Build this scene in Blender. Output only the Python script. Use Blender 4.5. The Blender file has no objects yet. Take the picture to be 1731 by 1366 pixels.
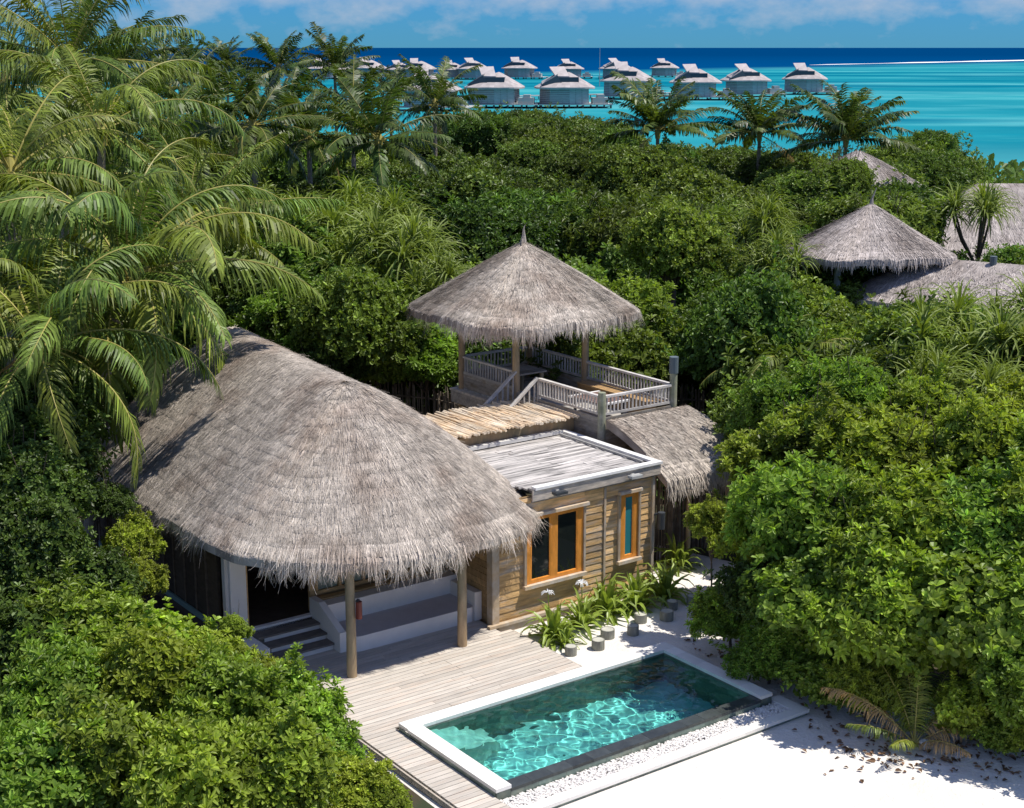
import bpy, math, random
import numpy as np
from mathutils import Vector, Matrix
R = math.radians
scn = bpy.context.scene
COL = scn.collection

# ------------------------------------------------------------------ camera
FPX, CXP, CYP, HC = 2500.0, 865.5, 683.0, 12.5
TH = math.atan(603.0/FPX)
cd = bpy.data.cameras.new('camera'); cam = bpy.data.objects.new('camera', cd); COL.objects.link(cam)
cam.location = (0, 0, HC); cam.rotation_euler = (math.pi/2-TH, 0, 0)
cd.sensor_width = 36; cd.lens = FPX/1731*36; cd.clip_start = .1; cd.clip_end = 60000
scn.camera = cam
# ------------------------------------------------------------------ light
UV_ANG = R(36)                         # house axes: u = right/back, v = left/back
UX, UY = math.cos(UV_ANG), math.sin(UV_ANG)
def dirw(u, v, z): return Vector((u*UX-v*UY, u*UY+v*UX, z))
to_sun = dirw(.40, -.27, 1.0).normalized()
sl = bpy.data.lights.new('sun', 'SUN'); sl.energy = 5.0; sl.angle = R(.5); sl.color = (1, .955, .88)
so = bpy.data.objects.new('sun', sl); COL.objects.link(so)
so.rotation_euler = to_sun.to_track_quat('Z', 'Y').to_euler()
sun_el = math.asin(to_sun.z); sun_az = math.atan2(to_sun.x, to_sun.y)
w = bpy.data.worlds.new('World'); scn.world = w; w.use_nodes = True
nt = w.node_tree; nt.nodes.clear(); N = nt.nodes; L = nt.links
sky = N.new('ShaderNodeTexSky'); sky.sky_type = 'NISHITA'; sky.sun_disc = False
sky.sun_elevation = sun_el; sky.sun_rotation = sun_az; sky.air_density = 1.0; sky.dust_density = 0.0; sky.ozone_density = 3.0
bg = N.new('ShaderNodeBackground'); bg.inputs[1].default_value = .072
wo = N.new('ShaderNodeOutputWorld')
tc = N.new('ShaderNodeTexCoord')
tint = N.new('ShaderNodeMix'); tint.data_type = 'RGBA'; tint.blend_type = 'MULTIPLY'; tint.inputs[0].default_value = 1
sepw = N.new('ShaderNodeSeparateXYZ'); L.new(tc.outputs['Generated'], sepw.inputs[0])
rw = N.new('ShaderNodeValToRGB'); L.new(sepw.outputs[2], rw.inputs[0])
rw.color_ramp.elements[0].position = 0; rw.color_ramp.elements[0].color = (.14, .57, 1.30, 1)
rw.color_ramp.elements[1].position = .35; rw.color_ramp.elements[1].color = (.22, .74, 1.75, 1)
L.new(sky.outputs[0], tint.inputs[6]); L.new(rw.outputs[0], tint.inputs[7])
mp = N.new('ShaderNodeMapping'); mp.inputs['Scale'].default_value = (34, 34, 62); L.new(tc.outputs['Generated'], mp.inputs[0])
mp.inputs['Location'].default_value = (3.1, 0.4, .35)
cn = N.new('ShaderNodeTexNoise'); cn.inputs['Scale'].default_value = 1; cn.inputs['Detail'].default_value = 7; cn.inputs['Roughness'].default_value = .55
L.new(mp.outputs[0], cn.inputs['Vector'])
# more cloud higher up
mr = N.new('ShaderNodeMapRange'); mr.inputs[1].default_value = .004; mr.inputs[2].default_value = .03; mr.inputs[3].default_value = -.22; mr.inputs[4].default_value = .07
L.new(sepw.outputs[2], mr.inputs[0])
ad = N.new('ShaderNodeMath'); ad.operation = 'ADD'; L.new(cn.outputs[0], ad.inputs[0]); L.new(mr.outputs[0], ad.inputs[1])
cr = N.new('ShaderNodeValToRGB'); cr.color_ramp.elements[0].position = .38; cr.color_ramp.elements[0].color = (0, 0, 0, 1)
cr.color_ramp.elements[1].position = .88; cr.color_ramp.elements[1].color = (1, 1, 1, 1)
L.new(ad.outputs[0], cr.inputs[0])
cm = N.new('ShaderNodeMix'); cm.data_type = 'RGBA'; cm.inputs[7].default_value = (6.2, 7.0, 8.4, 1)
L.new(cr.outputs[0], cm.inputs[0]); L.new(tint.outputs[2], cm.inputs[6])
L.new(cm.outputs[2], bg.inputs[0]); L.new(bg.outputs[0], wo.inputs[0])
vs = scn.view_settings; vs.view_transform = 'Standard'; vs.look = 'None'; vs.exposure = 0.12; vs.gamma = 1
scn.cycles.max_bounces = 8; scn.cycles.transparent_max_bounces = 12; scn.cycles.diffuse_bounces = 3
scn.cycles.caustics_reflective = False; scn.cycles.sample_clamp_indirect = 6

# ------------------------------------------------------------------ layout helpers
_ct, _st = math.cos(TH), math.sin(TH)
def at(px, py, z=0.):
    a = (px-CXP)/FPX; b = -(py-CYP)/FPX
    d = (a, _ct+b*_st, -_st+b*_ct); t = (z-HC)/d[2]
    return (d[0]*t, d[1]*t)
def pix(x, y, z):
    dz = z-HC; yc = y*_st+dz*_ct; zc = y*_ct-dz*_st
    return CXP+FPX*x/zc, CYP-FPX*yc/zc, zc
_o = at(675, 1223, .3)
U0 = _o[0]*UX+_o[1]*UY; V0 = -_o[0]*UY+_o[1]*UX
def W(u, v): return ((u+U0)*UX-(v+V0)*UY, (u+U0)*UY+(v+V0)*UX)
def toUV(x, y): return x*UX+y*UY-U0, -x*UY+y*UX-V0

# ------------------------------------------------------------------ materials
MATS = {}
def mat(name, base, rough=.7, spec=.3, var=.25, tintattr=True, noise=None, dark=None, bump=.0, bscale=20, trans=0, tcol=None, stretch=(1, 1, 1), second=None, s2=(2, .45, .6), rnd=0.0, rcol=None):
    """base colour x per-face 'tint' attribute x stretched noise; second = other colour mixed in patches"""
    if name in MATS: return MATS[name]
    m = bpy.data.materials.new(name); m.use_nodes = True; t = m.node_tree; n = t.nodes; l = t.links
    b = n['Principled BSDF']; b.inputs['Roughness'].default_value = rough; b.inputs['Specular IOR Level'].default_value = spec
    co = n.new('ShaderNodeTexCoord'); mpn = n.new('ShaderNodeMapping'); mpn.inputs['Scale'].default_value = stretch
    l.new(co.outputs['Object'], mpn.inputs[0])
    col = n.new('ShaderNodeRGB'); col.outputs[0].default_value = (*base, 1); out = col.outputs[0]
    if second is not None:
        nz = n.new('ShaderNodeTexNoise'); nz.inputs['Scale'].default_value = s2[0]; nz.inputs['Detail'].default_value = 5; nz.inputs['Roughness'].default_value = .6
        l.new(mpn.outputs[0], nz.inputs['Vector'])
        rr = n.new('ShaderNodeMapRange'); rr.inputs[1].default_value = s2[1]; rr.inputs[2].default_value = s2[2]; l.new(nz.outputs[0], rr.inputs[0])
        mx = n.new('ShaderNodeMix'); mx.data_type = 'RGBA'; l.new(rr.outputs[0], mx.inputs[0]); l.new(out, mx.inputs[6]); mx.inputs[7].default_value = (*second, 1)
        out = mx.outputs[2]
    if rcol:
        oi2 = n.new('ShaderNodeObjectInfo'); fr_ = n.new('ShaderNodeMath'); fr_.operation = 'FRACT'; m7 = n.new('ShaderNodeMath'); m7.operation = 'MULTIPLY'; m7.inputs[1].default_value = 7.31
        l.new(oi2.outputs['Random'], m7.inputs[0]); l.new(m7.outputs[0], fr_.inputs[0])
        mx = n.new('ShaderNodeMix'); mx.data_type = 'RGBA'; l.new(fr_.outputs[0], mx.inputs[0]); l.new(out, mx.inputs[6]); mx.inputs[7].default_value = (*rcol, 1); out = mx.outputs[2]
    fac = None
    def mul(a, bsock):
        q = n.new('ShaderNodeMath'); q.operation = 'MULTIPLY'
        l.new(bsock, q.inputs[1])
        if a is None: q.inputs[0].default_value = 1
        else: l.new(a, q.inputs[0])
        return q.outputs[0]
    if tintattr:
        a = n.new('ShaderNodeAttribute'); a.attribute_name = 'tint'; fac = mul(fac, a.outputs['Fac'])
    if rnd:
        oi = n.new('ShaderNodeObjectInfo'); rr = n.new('ShaderNodeMapRange'); rr.inputs[3].default_value = 1-rnd; rr.inputs[4].default_value = 1+rnd
        l.new(oi.outputs['Random'], rr.inputs[0]); fac = mul(fac, rr.outputs[0])
    if noise:
        nz = n.new('ShaderNodeTexNoise'); nz.inputs['Scale'].default_value = noise; nz.inputs['Detail'].default_value = 6; nz.inputs['Roughness'].default_value = .65
        l.new(mpn.outputs[0], nz.inputs['Vector'])
        rr = n.new('ShaderNodeMapRange'); rr.inputs[1].default_value = .3; rr.inputs[2].default_value = .7; rr.inputs[3].default_value = 1-var; rr.inputs[4].default_value = 1+var
        l.new(nz.outputs[0], rr.inputs[0]); fac = mul(fac, rr.outputs[0])
    if fac is not None:
        vm = n.new('ShaderNodeVectorMath'); vm.operation = 'SCALE'; l.new(out, vm.inputs[0]); l.new(fac, vm.inputs['Scale']); out = vm.outputs[0]
    l.new(out, b.inputs['Base Color'])
    if bump:
        nz = n.new('ShaderNodeTexNoise'); nz.inputs['Scale'].default_value = bscale; nz.inputs['Detail'].default_value = 6
        l.new(mpn.outputs[0], nz.inputs['Vector'])
        bp = n.new('ShaderNodeBump'); bp.inputs['Strength'].default_value = bump; bp.inputs['Distance'].default_value = .02
        l.new(nz.outputs[0], bp.inputs['Height']); l.new(bp.outputs[0], b.inputs['Normal'])
    if trans:
        tr = n.new('ShaderNodeBsdfTranslucent'); ms = n.new('ShaderNodeMixShader'); ms.inputs[0].default_value = trans
        if tcol:
            tm = n.new('ShaderNodeMix'); tm.data_type = 'RGBA'; tm.blend_type = 'MULTIPLY'; tm.inputs[0].default_value = 1
            l.new(out, tm.inputs[6]); tm.inputs[7].default_value = (*tcol, 1); l.new(tm.outputs[2], tr.inputs[0])
        else: l.new(out, tr.inputs[0])
        o = n['Material Output']; l.new(b.outputs[0], ms.inputs[1]); l.new(tr.outputs[0], ms.inputs[2]); l.new(ms.outputs[0], o.inputs[0])
    MATS[name] = m
    return m
TL = (1.3, 1.35, .55)
M_THATCH = mat('thatch', (.52, .455, .385), .85, .15, noise=2.6, var=.30, second=(.34, .265, .21), s2=(.55, .48, .68), bump=.5, bscale=30)
M_THATCH_B = mat('thatch_far', (.50, .44, .40), .85, .15, noise=1.5, var=.2, second=(.3, .25, .22), s2=(.6, .5, .72), bump=.5, bscale=12)
M_DECK = mat('deck_wood', (.56, .505, .435), .7, .25, noise=2.0, var=.16, stretch=(1, 9, 9), second=(.60, .50, .41), s2=(1.1, .5, .68), bump=.25, bscale=8)
M_CLAD = mat('cladding_wood', (.68, .43, .19), .65, .25, noise=2.2, var=.35, stretch=(1, 7, 7), second=(.52, .42, .32), s2=(.9, .48, .64), bump=.4, bscale=9)
M_GREYWOOD = mat('grey_wood', (.33, .30, .26), .75, .2, noise=3, var=.3, stretch=(1.4, 1.4, 4), second=(.26, .21, .15), s2=(1.6, .5, .65), bump=.3, bscale=14)
M_RAIL = mat('rail_wood', (.50, .47, .43), .7, .2, noise=4, var=.25, bump=.3, bscale=14)
M_ROOFWOOD = mat('roof_boards', (.56, .52, .48), .7, .2, noise=2.4, var=.3, stretch=(1, 12, 3), second=(.17, .16, .15), s2=(1.2, .48, .60), bump=.3, bscale=8)
M_FASCIA = mat('fascia_wood', (.52, .45, .37), .7, .2, noise=3, var=.25, stretch=(1, 4, 4), second=(.33, .30, .27), s2=(1.3, .5, .65), bump=.3, bscale=9)
M_CAP = mat('cap_wood', (.76, .74, .70), .65, .25, noise=4, var=.12, stretch=(1, 3, 3))
M_ORANGE = mat('window_wood', (.68, .27, .045), .45, .4, noise=3, var=.25, stretch=(3, 3, 1))
M_TRIM = mat('trim_wood', (.50, .38, .25), .65, .25, noise=4, var=.25, second=(.42, .37, .31), s2=(2, .45, .6))
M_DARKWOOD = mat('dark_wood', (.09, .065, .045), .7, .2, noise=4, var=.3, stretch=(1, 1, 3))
M_BROWN = mat('brown_wood', (.46, .29, .13), .6, .3, noise=3, var=.3, stretch=(1, 3, 3))
M_POST = mat('post_wood', (.44, .31, .18), .75, .2, noise=5, var=.3, stretch=(1, 1, .35), second=(.26, .23, .15), s2=(1.5, .45, .65), bump=.5, bscale=10)
M_GREENPOST = mat('mossy_post', (.27, .28, .19), .8, .2, noise=5, var=.3, second=(.34, .32, .27), s2=(1.5, .5, .65))
M_BAMBOO = mat('bamboo', (.78, .60, .40), .5, .35, noise=2.5, var=.2, stretch=(1, 1, 1), second=(.80, .68, .52), s2=(1.5, .45, .6))
M_PLASTER = mat('plaster', (.84, .79, .73), .8, .2, noise=1.6, var=.06)
M_CUSHION = mat('bench_top', (.62, .57, .55), .9, .1, noise=4, var=.06)
M_STEP = mat('tread_wood', (.16, .14, .12), .7, .2, noise=5, var=.3, stretch=(1, 4, 4))
M_COPING = mat('pool_coping', (.80, .77, .71), .6, .3, noise=3, var=.06, bump=.15, bscale=25)
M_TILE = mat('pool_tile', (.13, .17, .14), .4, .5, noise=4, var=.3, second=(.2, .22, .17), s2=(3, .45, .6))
M_DARKTILE = mat('edge_stone', (.045, .052, .05), .3, .5, noise=6, var=.3)
M_PALE = mat('pool_step_stone', (.62, .68, .58), .6, .3, noise=5, var=.1)
M_PEBBLE = mat('pebble', (.80, .76, .71), .6, .3, noise=None)
M_SAND = None
M_METAL = mat('dark_metal', (.05, .055, .06), .4, .5, tintattr=False)
M_GREYM = mat('grey_metal', (.42, .42, .40), .4, .5, tintattr=False)
M_STICK = mat('stick', (.26, .21, .165), .85, .1, noise=4, var=.35)
M_RED = mat('lantern_red', (.16, .035, .025), .5, .4, tintattr=False)
M_STUMP = mat('stump_side', (.24, .24, .20), .85, .1, noise=8, var=.35, stretch=(1, 1, .3))
M_STUMPTOP = mat('stump_top', (.46, .45, .38), .8, .1, noise=6, var=.2)
M_TRUNK = mat('trunk_bark', (.30, .25, .20), .9, .1, noise=6, var=.35, stretch=(1, 1, 2.5), bump=.6, bscale=12)
M_BRANCH = mat('branch_bark', (.13, .10, .075), .9, .1, noise=5, var=.3)
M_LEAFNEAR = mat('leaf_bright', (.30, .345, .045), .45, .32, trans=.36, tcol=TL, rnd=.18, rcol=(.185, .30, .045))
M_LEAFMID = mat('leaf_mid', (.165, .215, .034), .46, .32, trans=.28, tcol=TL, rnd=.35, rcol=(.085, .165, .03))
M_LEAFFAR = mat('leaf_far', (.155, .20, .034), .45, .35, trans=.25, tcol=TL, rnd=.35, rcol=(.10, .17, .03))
M_LEAFSHADE = mat('leaf_shade', (.085, .135, .024), .45, .32, trans=.3, tcol=TL, rnd=.2)  # leaf green darkened to carry the palms' shade on the left shrubs
M_PALMFAR = mat('leaf_palm_far', (.10, .135, .024), .42, .32, trans=.3, tcol=TL, rnd=.25, rcol=(.055, .10, .022))
M_STRAP = mat('leaf_strap', (.21, .27, .05), .45, .3, trans=.28, tcol=TL, rnd=.12)
M_PALM = mat('leaf_palm', (.175, .205, .028), .45, .26, trans=.24, tcol=TL, rnd=.2, rcol=(.10, .165, .03))
M_PALMD = mat('leaf_palm_dry', (.50, .33, .14), .6, .2, trans=.25, rnd=.1)
M_RACHIS = mat('palm_midrib', (.38, .33, .09), .5, .3, rnd=.1)
M_LILY = mat('leaf_lily', (.26, .34, .06), .4, .38, trans=.3, tcol=TL)
M_PETAL = mat('petal', (.8, .8, .78), .6, .2, tintattr=False)
M_DEADLEAF = mat('dead_leaf', (.20, .12, .07), .8, .1)
M_VTHATCH = mat('villa_thatch', (.42, .375, .36), .9, .1, noise=.6, var=.18)
M_VWALL = mat('villa_wall', (.40, .41, .41), .7, .2, noise=.8, var=.15, stretch=(1, 1, 3))
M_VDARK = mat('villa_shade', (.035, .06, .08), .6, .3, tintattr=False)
M_VDECK = mat('villa_deck', (.42, .42, .40), .7, .2, tintattr=False)
M_VPOST = mat('villa_post', (.07, .08, .075), .7, .2, tintattr=False)

# ------------------------------------------------------------------ mesh buffer
def fr(u=0., v=0., z=0.): return np.array((u, v, z), float)
class MB:
    def __init__(s): s.v = []; s.f = []; s.t = []; s.n = 0
    def add(s, V, F, tint=1.):
        V = np.asarray(V, float).reshape(-1, 3); F = np.asarray(F, int)
        if len(F) == 0: return s
        s.v.append(V); s.f.append(F+s.n); s.n += len(V)
        t = np.full(len(F), tint, float) if np.isscalar(tint) else np.asarray(tint, float)
        s.t.append(t); return s
    def box(s, a, b, tint=1., tilt=None):
        x0, y0, z0 = a; x1, y1, z1 = b
        V = np.array([(x0,y0,z0),(x1,y0,z0),(x1,y1,z0),(x0,y1,z0),(x0,y0,z1),(x1,y0,z1),(x1,y1,z1),(x0,y1,z1)], float)
        F = [(0,3,2,1),(4,5,6,7),(0,1,5,4),(1,2,6,5),(2,3,7,6),(3,0,4,7)]
        return s.add(V, F, tint)
    def bar(s, p, q, w, h, tint=1.):
        """rectangular bar from p to q"""
        p = np.array(p, float); q = np.array(q, float); d = q-p; d /= np.linalg.norm(d)
        up = np.array((0, 0, 1.)) if abs(d[2]) < .95 else np.array((1., 0, 0))
        r = np.cross(d, up); r /= np.linalg.norm(r); k = np.cross(r, d)
        V = [c+r*a*w/2+k*b*h/2 for c in (p, q) for a, b in ((-1,-1),(1,-1),(1,1),(-1,1))]
        return s.add(V, [(0,1,2,3),(7,6,5,4),(0,4,5,1),(1,5,6,2),(2,6,7,3),(3,7,4,0)], tint)
    def tube(s, pts, rad, n=8, tint=1., cap=True):
        pts = np.array(pts, float); rad = np.broadcast_to(np.array(rad, float), (len(pts),))
        V = []
        for i, p in enumerate(pts):
            d = pts[min(i+1, len(pts)-1)]-pts[max(i-1, 0)]; d /= np.linalg.norm(d)
            up = np.array((0, 0, 1.)) if abs(d[2]) < .9 else np.array((1., 0, 0))
            r = np.cross(d, up); r /= np.linalg.norm(r); k = np.cross(r, d)
            for j in range(n):
                a = 2*math.pi*j/n; V.append(p+(r*math.cos(a)+k*math.sin(a))*rad[i])
        F = []
        for i in range(len(pts)-1):
            for j in range(n):
                F.append((i*n+j, i*n+(j+1) % n, (i+1)*n+(j+1) % n, (i+1)*n+j))
        s.add(V, F, tint)
        if cap:
            m = len(V)
            V2 = list(V[:n])+[pts[0]]+list(V[-n:])+[pts[-1]]
            F2 = [((j+1) % n, j, n, n) for j in range(n)]+[(n+1+j, n+1+(j+1) % n, 2*n+1, 2*n+1) for j in range(n)]
            s.add(V2, F2, tint)
        return s
    def build(s, name, m, parent=None, off=(0, 0, 0), smooth=False, kind=None):
        me = bpy.data.meshes.new(name)
        if s.n:
            V = np.concatenate(s.v)-np.array(off); F = []; T = np.concatenate(s.t)
            lens = []; idx = []
            for f in s.f:
                if f.shape[1] == 4:
                    deg = f[:, 2] == f[:, 3]
                    if deg.any():
                        for row, dg in zip(f, deg):
                            k = 3 if dg else 4
                            idx.extend(row[:k]); lens.append(k)
                        continue
                idx.extend(f.ravel()); lens.extend([f.shape[1]]*len(f))
            idx = np.array(idx, np.int32); lens = np.array(lens, np.int32)
            me.vertices.add(len(V)); me.vertices.foreach_set('co', V.astype(np.float32).ravel())
            me.loops.add(len(idx)); me.loops.foreach_set('vertex_index', idx)
            me.polygons.add(len(lens)); st = np.concatenate(([0], np.cumsum(lens)[:-1])).astype(np.int32)
            me.polygons.foreach_set('loop_start', st)
            me.update(calc_edges=True)
            a = me.attributes.new('tint', 'FLOAT', 'FACE'); a.data.foreach_set('value', T.astype(np.float32))
            me.polygons.foreach_set('use_smooth', np.full(len(lens), bool(smooth)))
        me.materials.append(m); me.validate(clean_customdata=False)
        o = bpy.data.objects.new(name, me); COL.objects.link(o)
        if parent is not None: o.parent = parent
        if kind: o['kind'] = kind
        return o
def tag(o, label=None, cat=None, group=None, kind=None):
    if label: o['label'] = label
    if cat: o['category'] = cat
    if group: o['group'] = group
    if kind: o['kind'] = kind
    return o
def thing(name, label, cat, u, v, z=0, group=None):
    """Empty in the house frame"""
    o = bpy.data.objects.new(name, None); COL.objects.link(o); x, y = W(u, v)
    o.location = (x, y, z); o.rotation_euler = (0, 0, UV_ANG); o.empty_display_size = .2
    tag(o, label, cat, group); return o
def wthing(name, label, cat, x, y, z=0, rz=0, sc=1, group=None):
    o = bpy.data.objects.new(name, None); COL.objects.link(o)
    o.location = (x, y, z); o.rotation_euler = (0, 0, rz); o.scale = (sc, sc, sc) if np.isscalar(sc) else sc
    tag(o, label, cat, group); return o
def inst(src, parent, name=None):
    c = src.copy()
    if name: c.name = name
    COL.objects.link(c); c.parent = parent; return c
rng = np.random.default_rng(7); random.seed(7)
def hide_proto(o):
    COL.objects.unlink(o)

# ------------------------------------------------------------------ thatch
def rrect_point(s, x0, x1, y0, y1, rad):
    """s in 0..1 -> point on a rounded rectangle. rad = radii of corners (x0y0, x1y0, x1y1, x0y1)"""
    r0, r1, r2, r3 = rad
    segs = [('l', (x0+r0, y0), (x1-r1, y0)), ('a', (x1-r1, y0+r1), r1, -90), ('l', (x1, y0+r1), (x1, y1-r2)), ('a', (x1-r2, y1-r2), r2, 0),
            ('l', (x1-r2, y1), (x0+r3, y1)), ('a', (x0+r3, y1-r3), r3, 90), ('l', (x0, y1-r3), (x0, y0+r0)), ('a', (x0+r0, y0+r0), r0, 180)]
    lens = [math.dist(q[1], q[2]) if q[0] == 'l' else q[2]*math.pi/2 for q in segs]
    tot = sum(lens); d = np.mod(s, 1)*tot
    X = np.zeros_like(d); Y = np.zeros_like(d); acc = 0
    for q, ln in zip(segs, lens):
        k = (d >= acc-1e-9) & (d <= acc+ln+1e-9); tt = (d-acc)/max(ln, 1e-9)
        if q[0] == 'l':
            X = np.where(k, q[1][0]+(q[2][0]-q[1][0])*tt, X); Y = np.where(k, q[1][1]+(q[2][1]-q[1][1])*tt, Y)
        else:
            a = np.radians(q[3]+90*tt); X = np.where(k, q[1][0]+q[2]*np.cos(a), X); Y = np.where(k, q[1][1]+q[2]*np.sin(a), Y)
        acc += ln
    return X, Y, tot
def hip_surface(rect, rad, ridge, zr, ze, bulge=.12, soft=.02):
    """surface P(s,t): t 0 at ridge, 1 at eave. ridge=(x, y0, y1) along y; zr=(z at y0, z at y1)"""
    def P(s, t):
        s = np.asarray(s, float); t = np.asarray(t, float)
        X, Y, _ = rrect_point(s, *rect, rad)
        rx = ridge[0]; ry = np.clip(Y, ridge[1], ridge[2]) if ridge[2] > ridge[1] else np.full_like(Y, ridge[1])
        zz = zr[0]+(zr[1]-zr[0])*((ry-ridge[1])/max(ridge[2]-ridge[1], 1e-6))
        x = rx+(X-rx)*t; y = ry+(Y-ry)*t
        tr_ = (np.sqrt(t*t+soft*soft)-soft)/(math.sqrt(1+soft*soft)-soft); z = zz+(ze-zz)*tr_+bulge*np.sin(np.pi*t)+.022*np.sin(9*s*6.28+5*t)*t+.012*np.sin(31*s*6.28+t*3)*t
        return np.stack((x, y, z), -1)
    return P
def plane_surface(a, b, c, d, bulge=.06):
    """a,b ridge ends; d,c eave ends (below a,b)"""
    a, b, c, d = map(lambda q: np.array(q, float), (a, b, c, d))
    def P(s, t):
        s = np.asarray(s, float)[..., None]; t = np.asarray(t, float)[..., None]
        p = (a*(1-s)+b*s)*(1-t)+(d*(1-s)+c*s)*t
        p = p + np.array((0, 0, 1.))*(bulge*np.sin(np.pi*t)+.02*np.sin(s*40+t*4)*t)
        return p
    return P
def unit_(a): return a/(np.linalg.norm(a, axis=-1, keepdims=True)+1e-9)
def thatch(parent, P, off, closed=True, ns=160, ntt=24, nstr=20000, course=.32, slope=4., strw=.013, strl=.38, nfr=5000, frl=(.22, .55), thick=.24, material=None, srange=(0, 1), seed=1, swing=.35, cline=.5, frscale=None, name='roof', frname='eave_fringe', tmin=0.0):
    rg = np.random.default_rng(seed); material = material or M_THATCH
    b = MB(); s0, s1 = srange
    S = np.linspace(s0, s1, ns+1); T = np.linspace(0, 1, ntt+1)
    SS, TT = np.meshgrid(S, T, indexing='ij'); V = P(SS, TT).reshape(-1, 3)
    I = (np.arange(ns)[:, None]*(ntt+1)+np.arange(ntt)[None, :]).ravel()
    F = np.stack((I, I+1, I+ntt+2, I+ntt+1), -1)
    tn = rg.uniform(.75, 1.02, len(F)); b.add(V, F, tn*.82)
    V2 = V-np.array((0, 0, thick)); b.add(V2, F[:, ::-1], .5)
    e = np.arange(ns)*(ntt+1)+ntt; nv = len(V)
    b.add(np.concatenate((V, V2)), np.stack((e, e+nv, e+nv+ntt+1, e+ntt+1), -1), rg.uniform(.6, 1.05, ns))
    if not closed:
        for r0 in (0, ns*(ntt+1)):
            q = r0+np.arange(ntt); b.add(np.concatenate((V, V2)), np.stack((q, q+1, q+1+nv, q+nv), -1), .85)
    # strands lying down the slope in courses
    s = rg.uniform(s0, s1, nstr); t = np.sqrt(rg.uniform(tmin, 1, nstr)) if closed else rg.uniform(0, 1, nstr)
    row = slope/course; wob = .35*np.sin(s*60)+.3*np.sin(s*23+2)
    tr = (np.floor(t*row+wob)-wob+rg.uniform(-.22, .12, nstr)+rg.uniform(0, 1, nstr)*(rg.uniform(0, 1, nstr) < .6))/row; tr = np.clip(tr, 0.02, 1)
    dt = strl*rg.uniform(.6, 1.25, nstr)/slope
    ds = rg.normal(0, .018, nstr)*dt*slope
    p0 = P(s, np.clip(tr-dt, 0, 1)); p1 = P(s+ds*.3, np.clip(tr, 0, 1.0))
    lift = rg.uniform(.0, .035, nstr)[:, None]*np.array((0, 0, 1.)); stray = (rg.uniform(0, 1, nstr) < .012)[:, None]*rg.uniform(.02, .1, nstr)[:, None]*np.array((0, 0, 1.))
    p0 = p0+np.array((0, 0, .004)); p1 = p1+lift+stray+np.array((0, 0, .006))
    d = p1-p0; d /= np.linalg.norm(d, axis=1, keepdims=True)+1e-9
    side = np.cross(d, (0, 0, 1.)); side /= np.linalg.norm(side, axis=1, keepdims=True)+1e-9
    ww = (strw*rg.uniform(.5, 1.4, nstr))[:, None]*side/2
    Vs = np.stack((p0-ww, p0+ww, p1+ww*.6, p1-ww*.6), 1).reshape(-1, 3); Fs = np.arange(nstr*4).reshape(-1, 4)
    tn = np.clip(rg.normal(.97, .24, nstr), .3, 1.6)
    ph_ = (tr*row+.12*np.sin(s*47)) % 1; ph_ = np.minimum(ph_, 1-ph_); tn *= 1-cline*np.exp(-(ph_/.07)**2)*(.45+.55*np.sin(s*83+np.floor(tr*row)*2.1))
    b.add(Vs, Fs, tn)
    n2 = nstr//7; s2 = rg.uniform(s0, s1, n2); k2 = np.floor(np.sqrt(rg.uniform(.01, .98, n2))*row)+1; keep = (np.sin(s2*61+k2*2.7)+np.sin(s2*143+k2*5.1) > -.35); s2, k2 = s2[keep], k2[keep]; n2 = len(s2)
    t2 = np.clip((k2+.10*np.sin(s2*47+k2)+rg.normal(0, .02, n2))/row, .03, .985); dl = rg.uniform(.04, .09, n2)/slope
    c0 = P(s2, t2-dl)+np.array((0, 0, .028)); c1 = P(s2, t2)+np.array((0, 0, .032)); cd_ = unit_(c1-c0); cs = unit_(np.cross(cd_, (0, 0, 1.)))*(strw*1.3*rg.uniform(.6, 1.6, n2))[:, None]/2
    b.add(np.stack((c0-cs, c0+cs, c1+cs, c1-cs), 1).reshape(-1, 3), np.arange(n2*4).reshape(-1, 4), rg.uniform(.38, .8, n2))
    ro = b.build(name, material, parent, off)
    if nfr:
        fb = MB()
        s = rg.uniform(s0, s1, nfr); lay = rg.uniform(0, 1, nfr)
        p = P(s, np.full(nfr, 1.0)); pi_ = P(s, np.full(nfr, .95)); p = p*(1-lay[:, None]*.3)+pi_*(lay[:, None]*.3)
        p[:, 2] -= rg.uniform(0, thick*.9, nfr)*(lay > .45)
        out = P(s, np.full(nfr, 1.0))-P(s, np.full(nfr, .93)); out /= np.linalg.norm(out, axis=1, keepdims=True)
        clump = .5+.5*np.sin(s*310+3*np.sin(s*90)); Ln = rg.uniform(*frl, nfr)*(.55+.65*clump)
        if frscale is not None: Ln = Ln*frscale(p)
        jit = rg.normal(0, .16, (nfr, 3))*swing
        d1 = out*1.0+np.array((0, 0, -.10))+jit*.7; d1 /= np.linalg.norm(d1, axis=1, keepdims=True)
        d2 = out*.25+np.array((0, 0, -1.))+jit*2.2; d2 /= np.linalg.norm(d2, axis=1, keepdims=True)
        d3 = out*.02+np.array((0, 0, -1.))+jit*4; d3 /= np.linalg.norm(d3, axis=1, keepdims=True)
        a0 = p-out*.34+np.array((0, 0, .03)); a1 = a0+d1*(Ln*.2+.32)[:, None]; a2 = a1+d2*(Ln*.35)[:, None]; a3 = a2+d3*(Ln*.35)[:, None]
        sd = np.cross(out, (0, 0, 1.)); sd /= np.linalg.norm(sd, axis=1, keepdims=True)+1e-9
        ww = (strw*.95*rg.uniform(.5, 1.3, nfr))[:, None]*sd/2
        Vf = np.stack((a0-ww, a0+ww, a1+ww, a1-ww, a2+ww*.7, a2-ww*.7, a3+ww*.3, a3-ww*.3), 1).reshape(-1, 3)
        k = np.arange(nfr)*8
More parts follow.
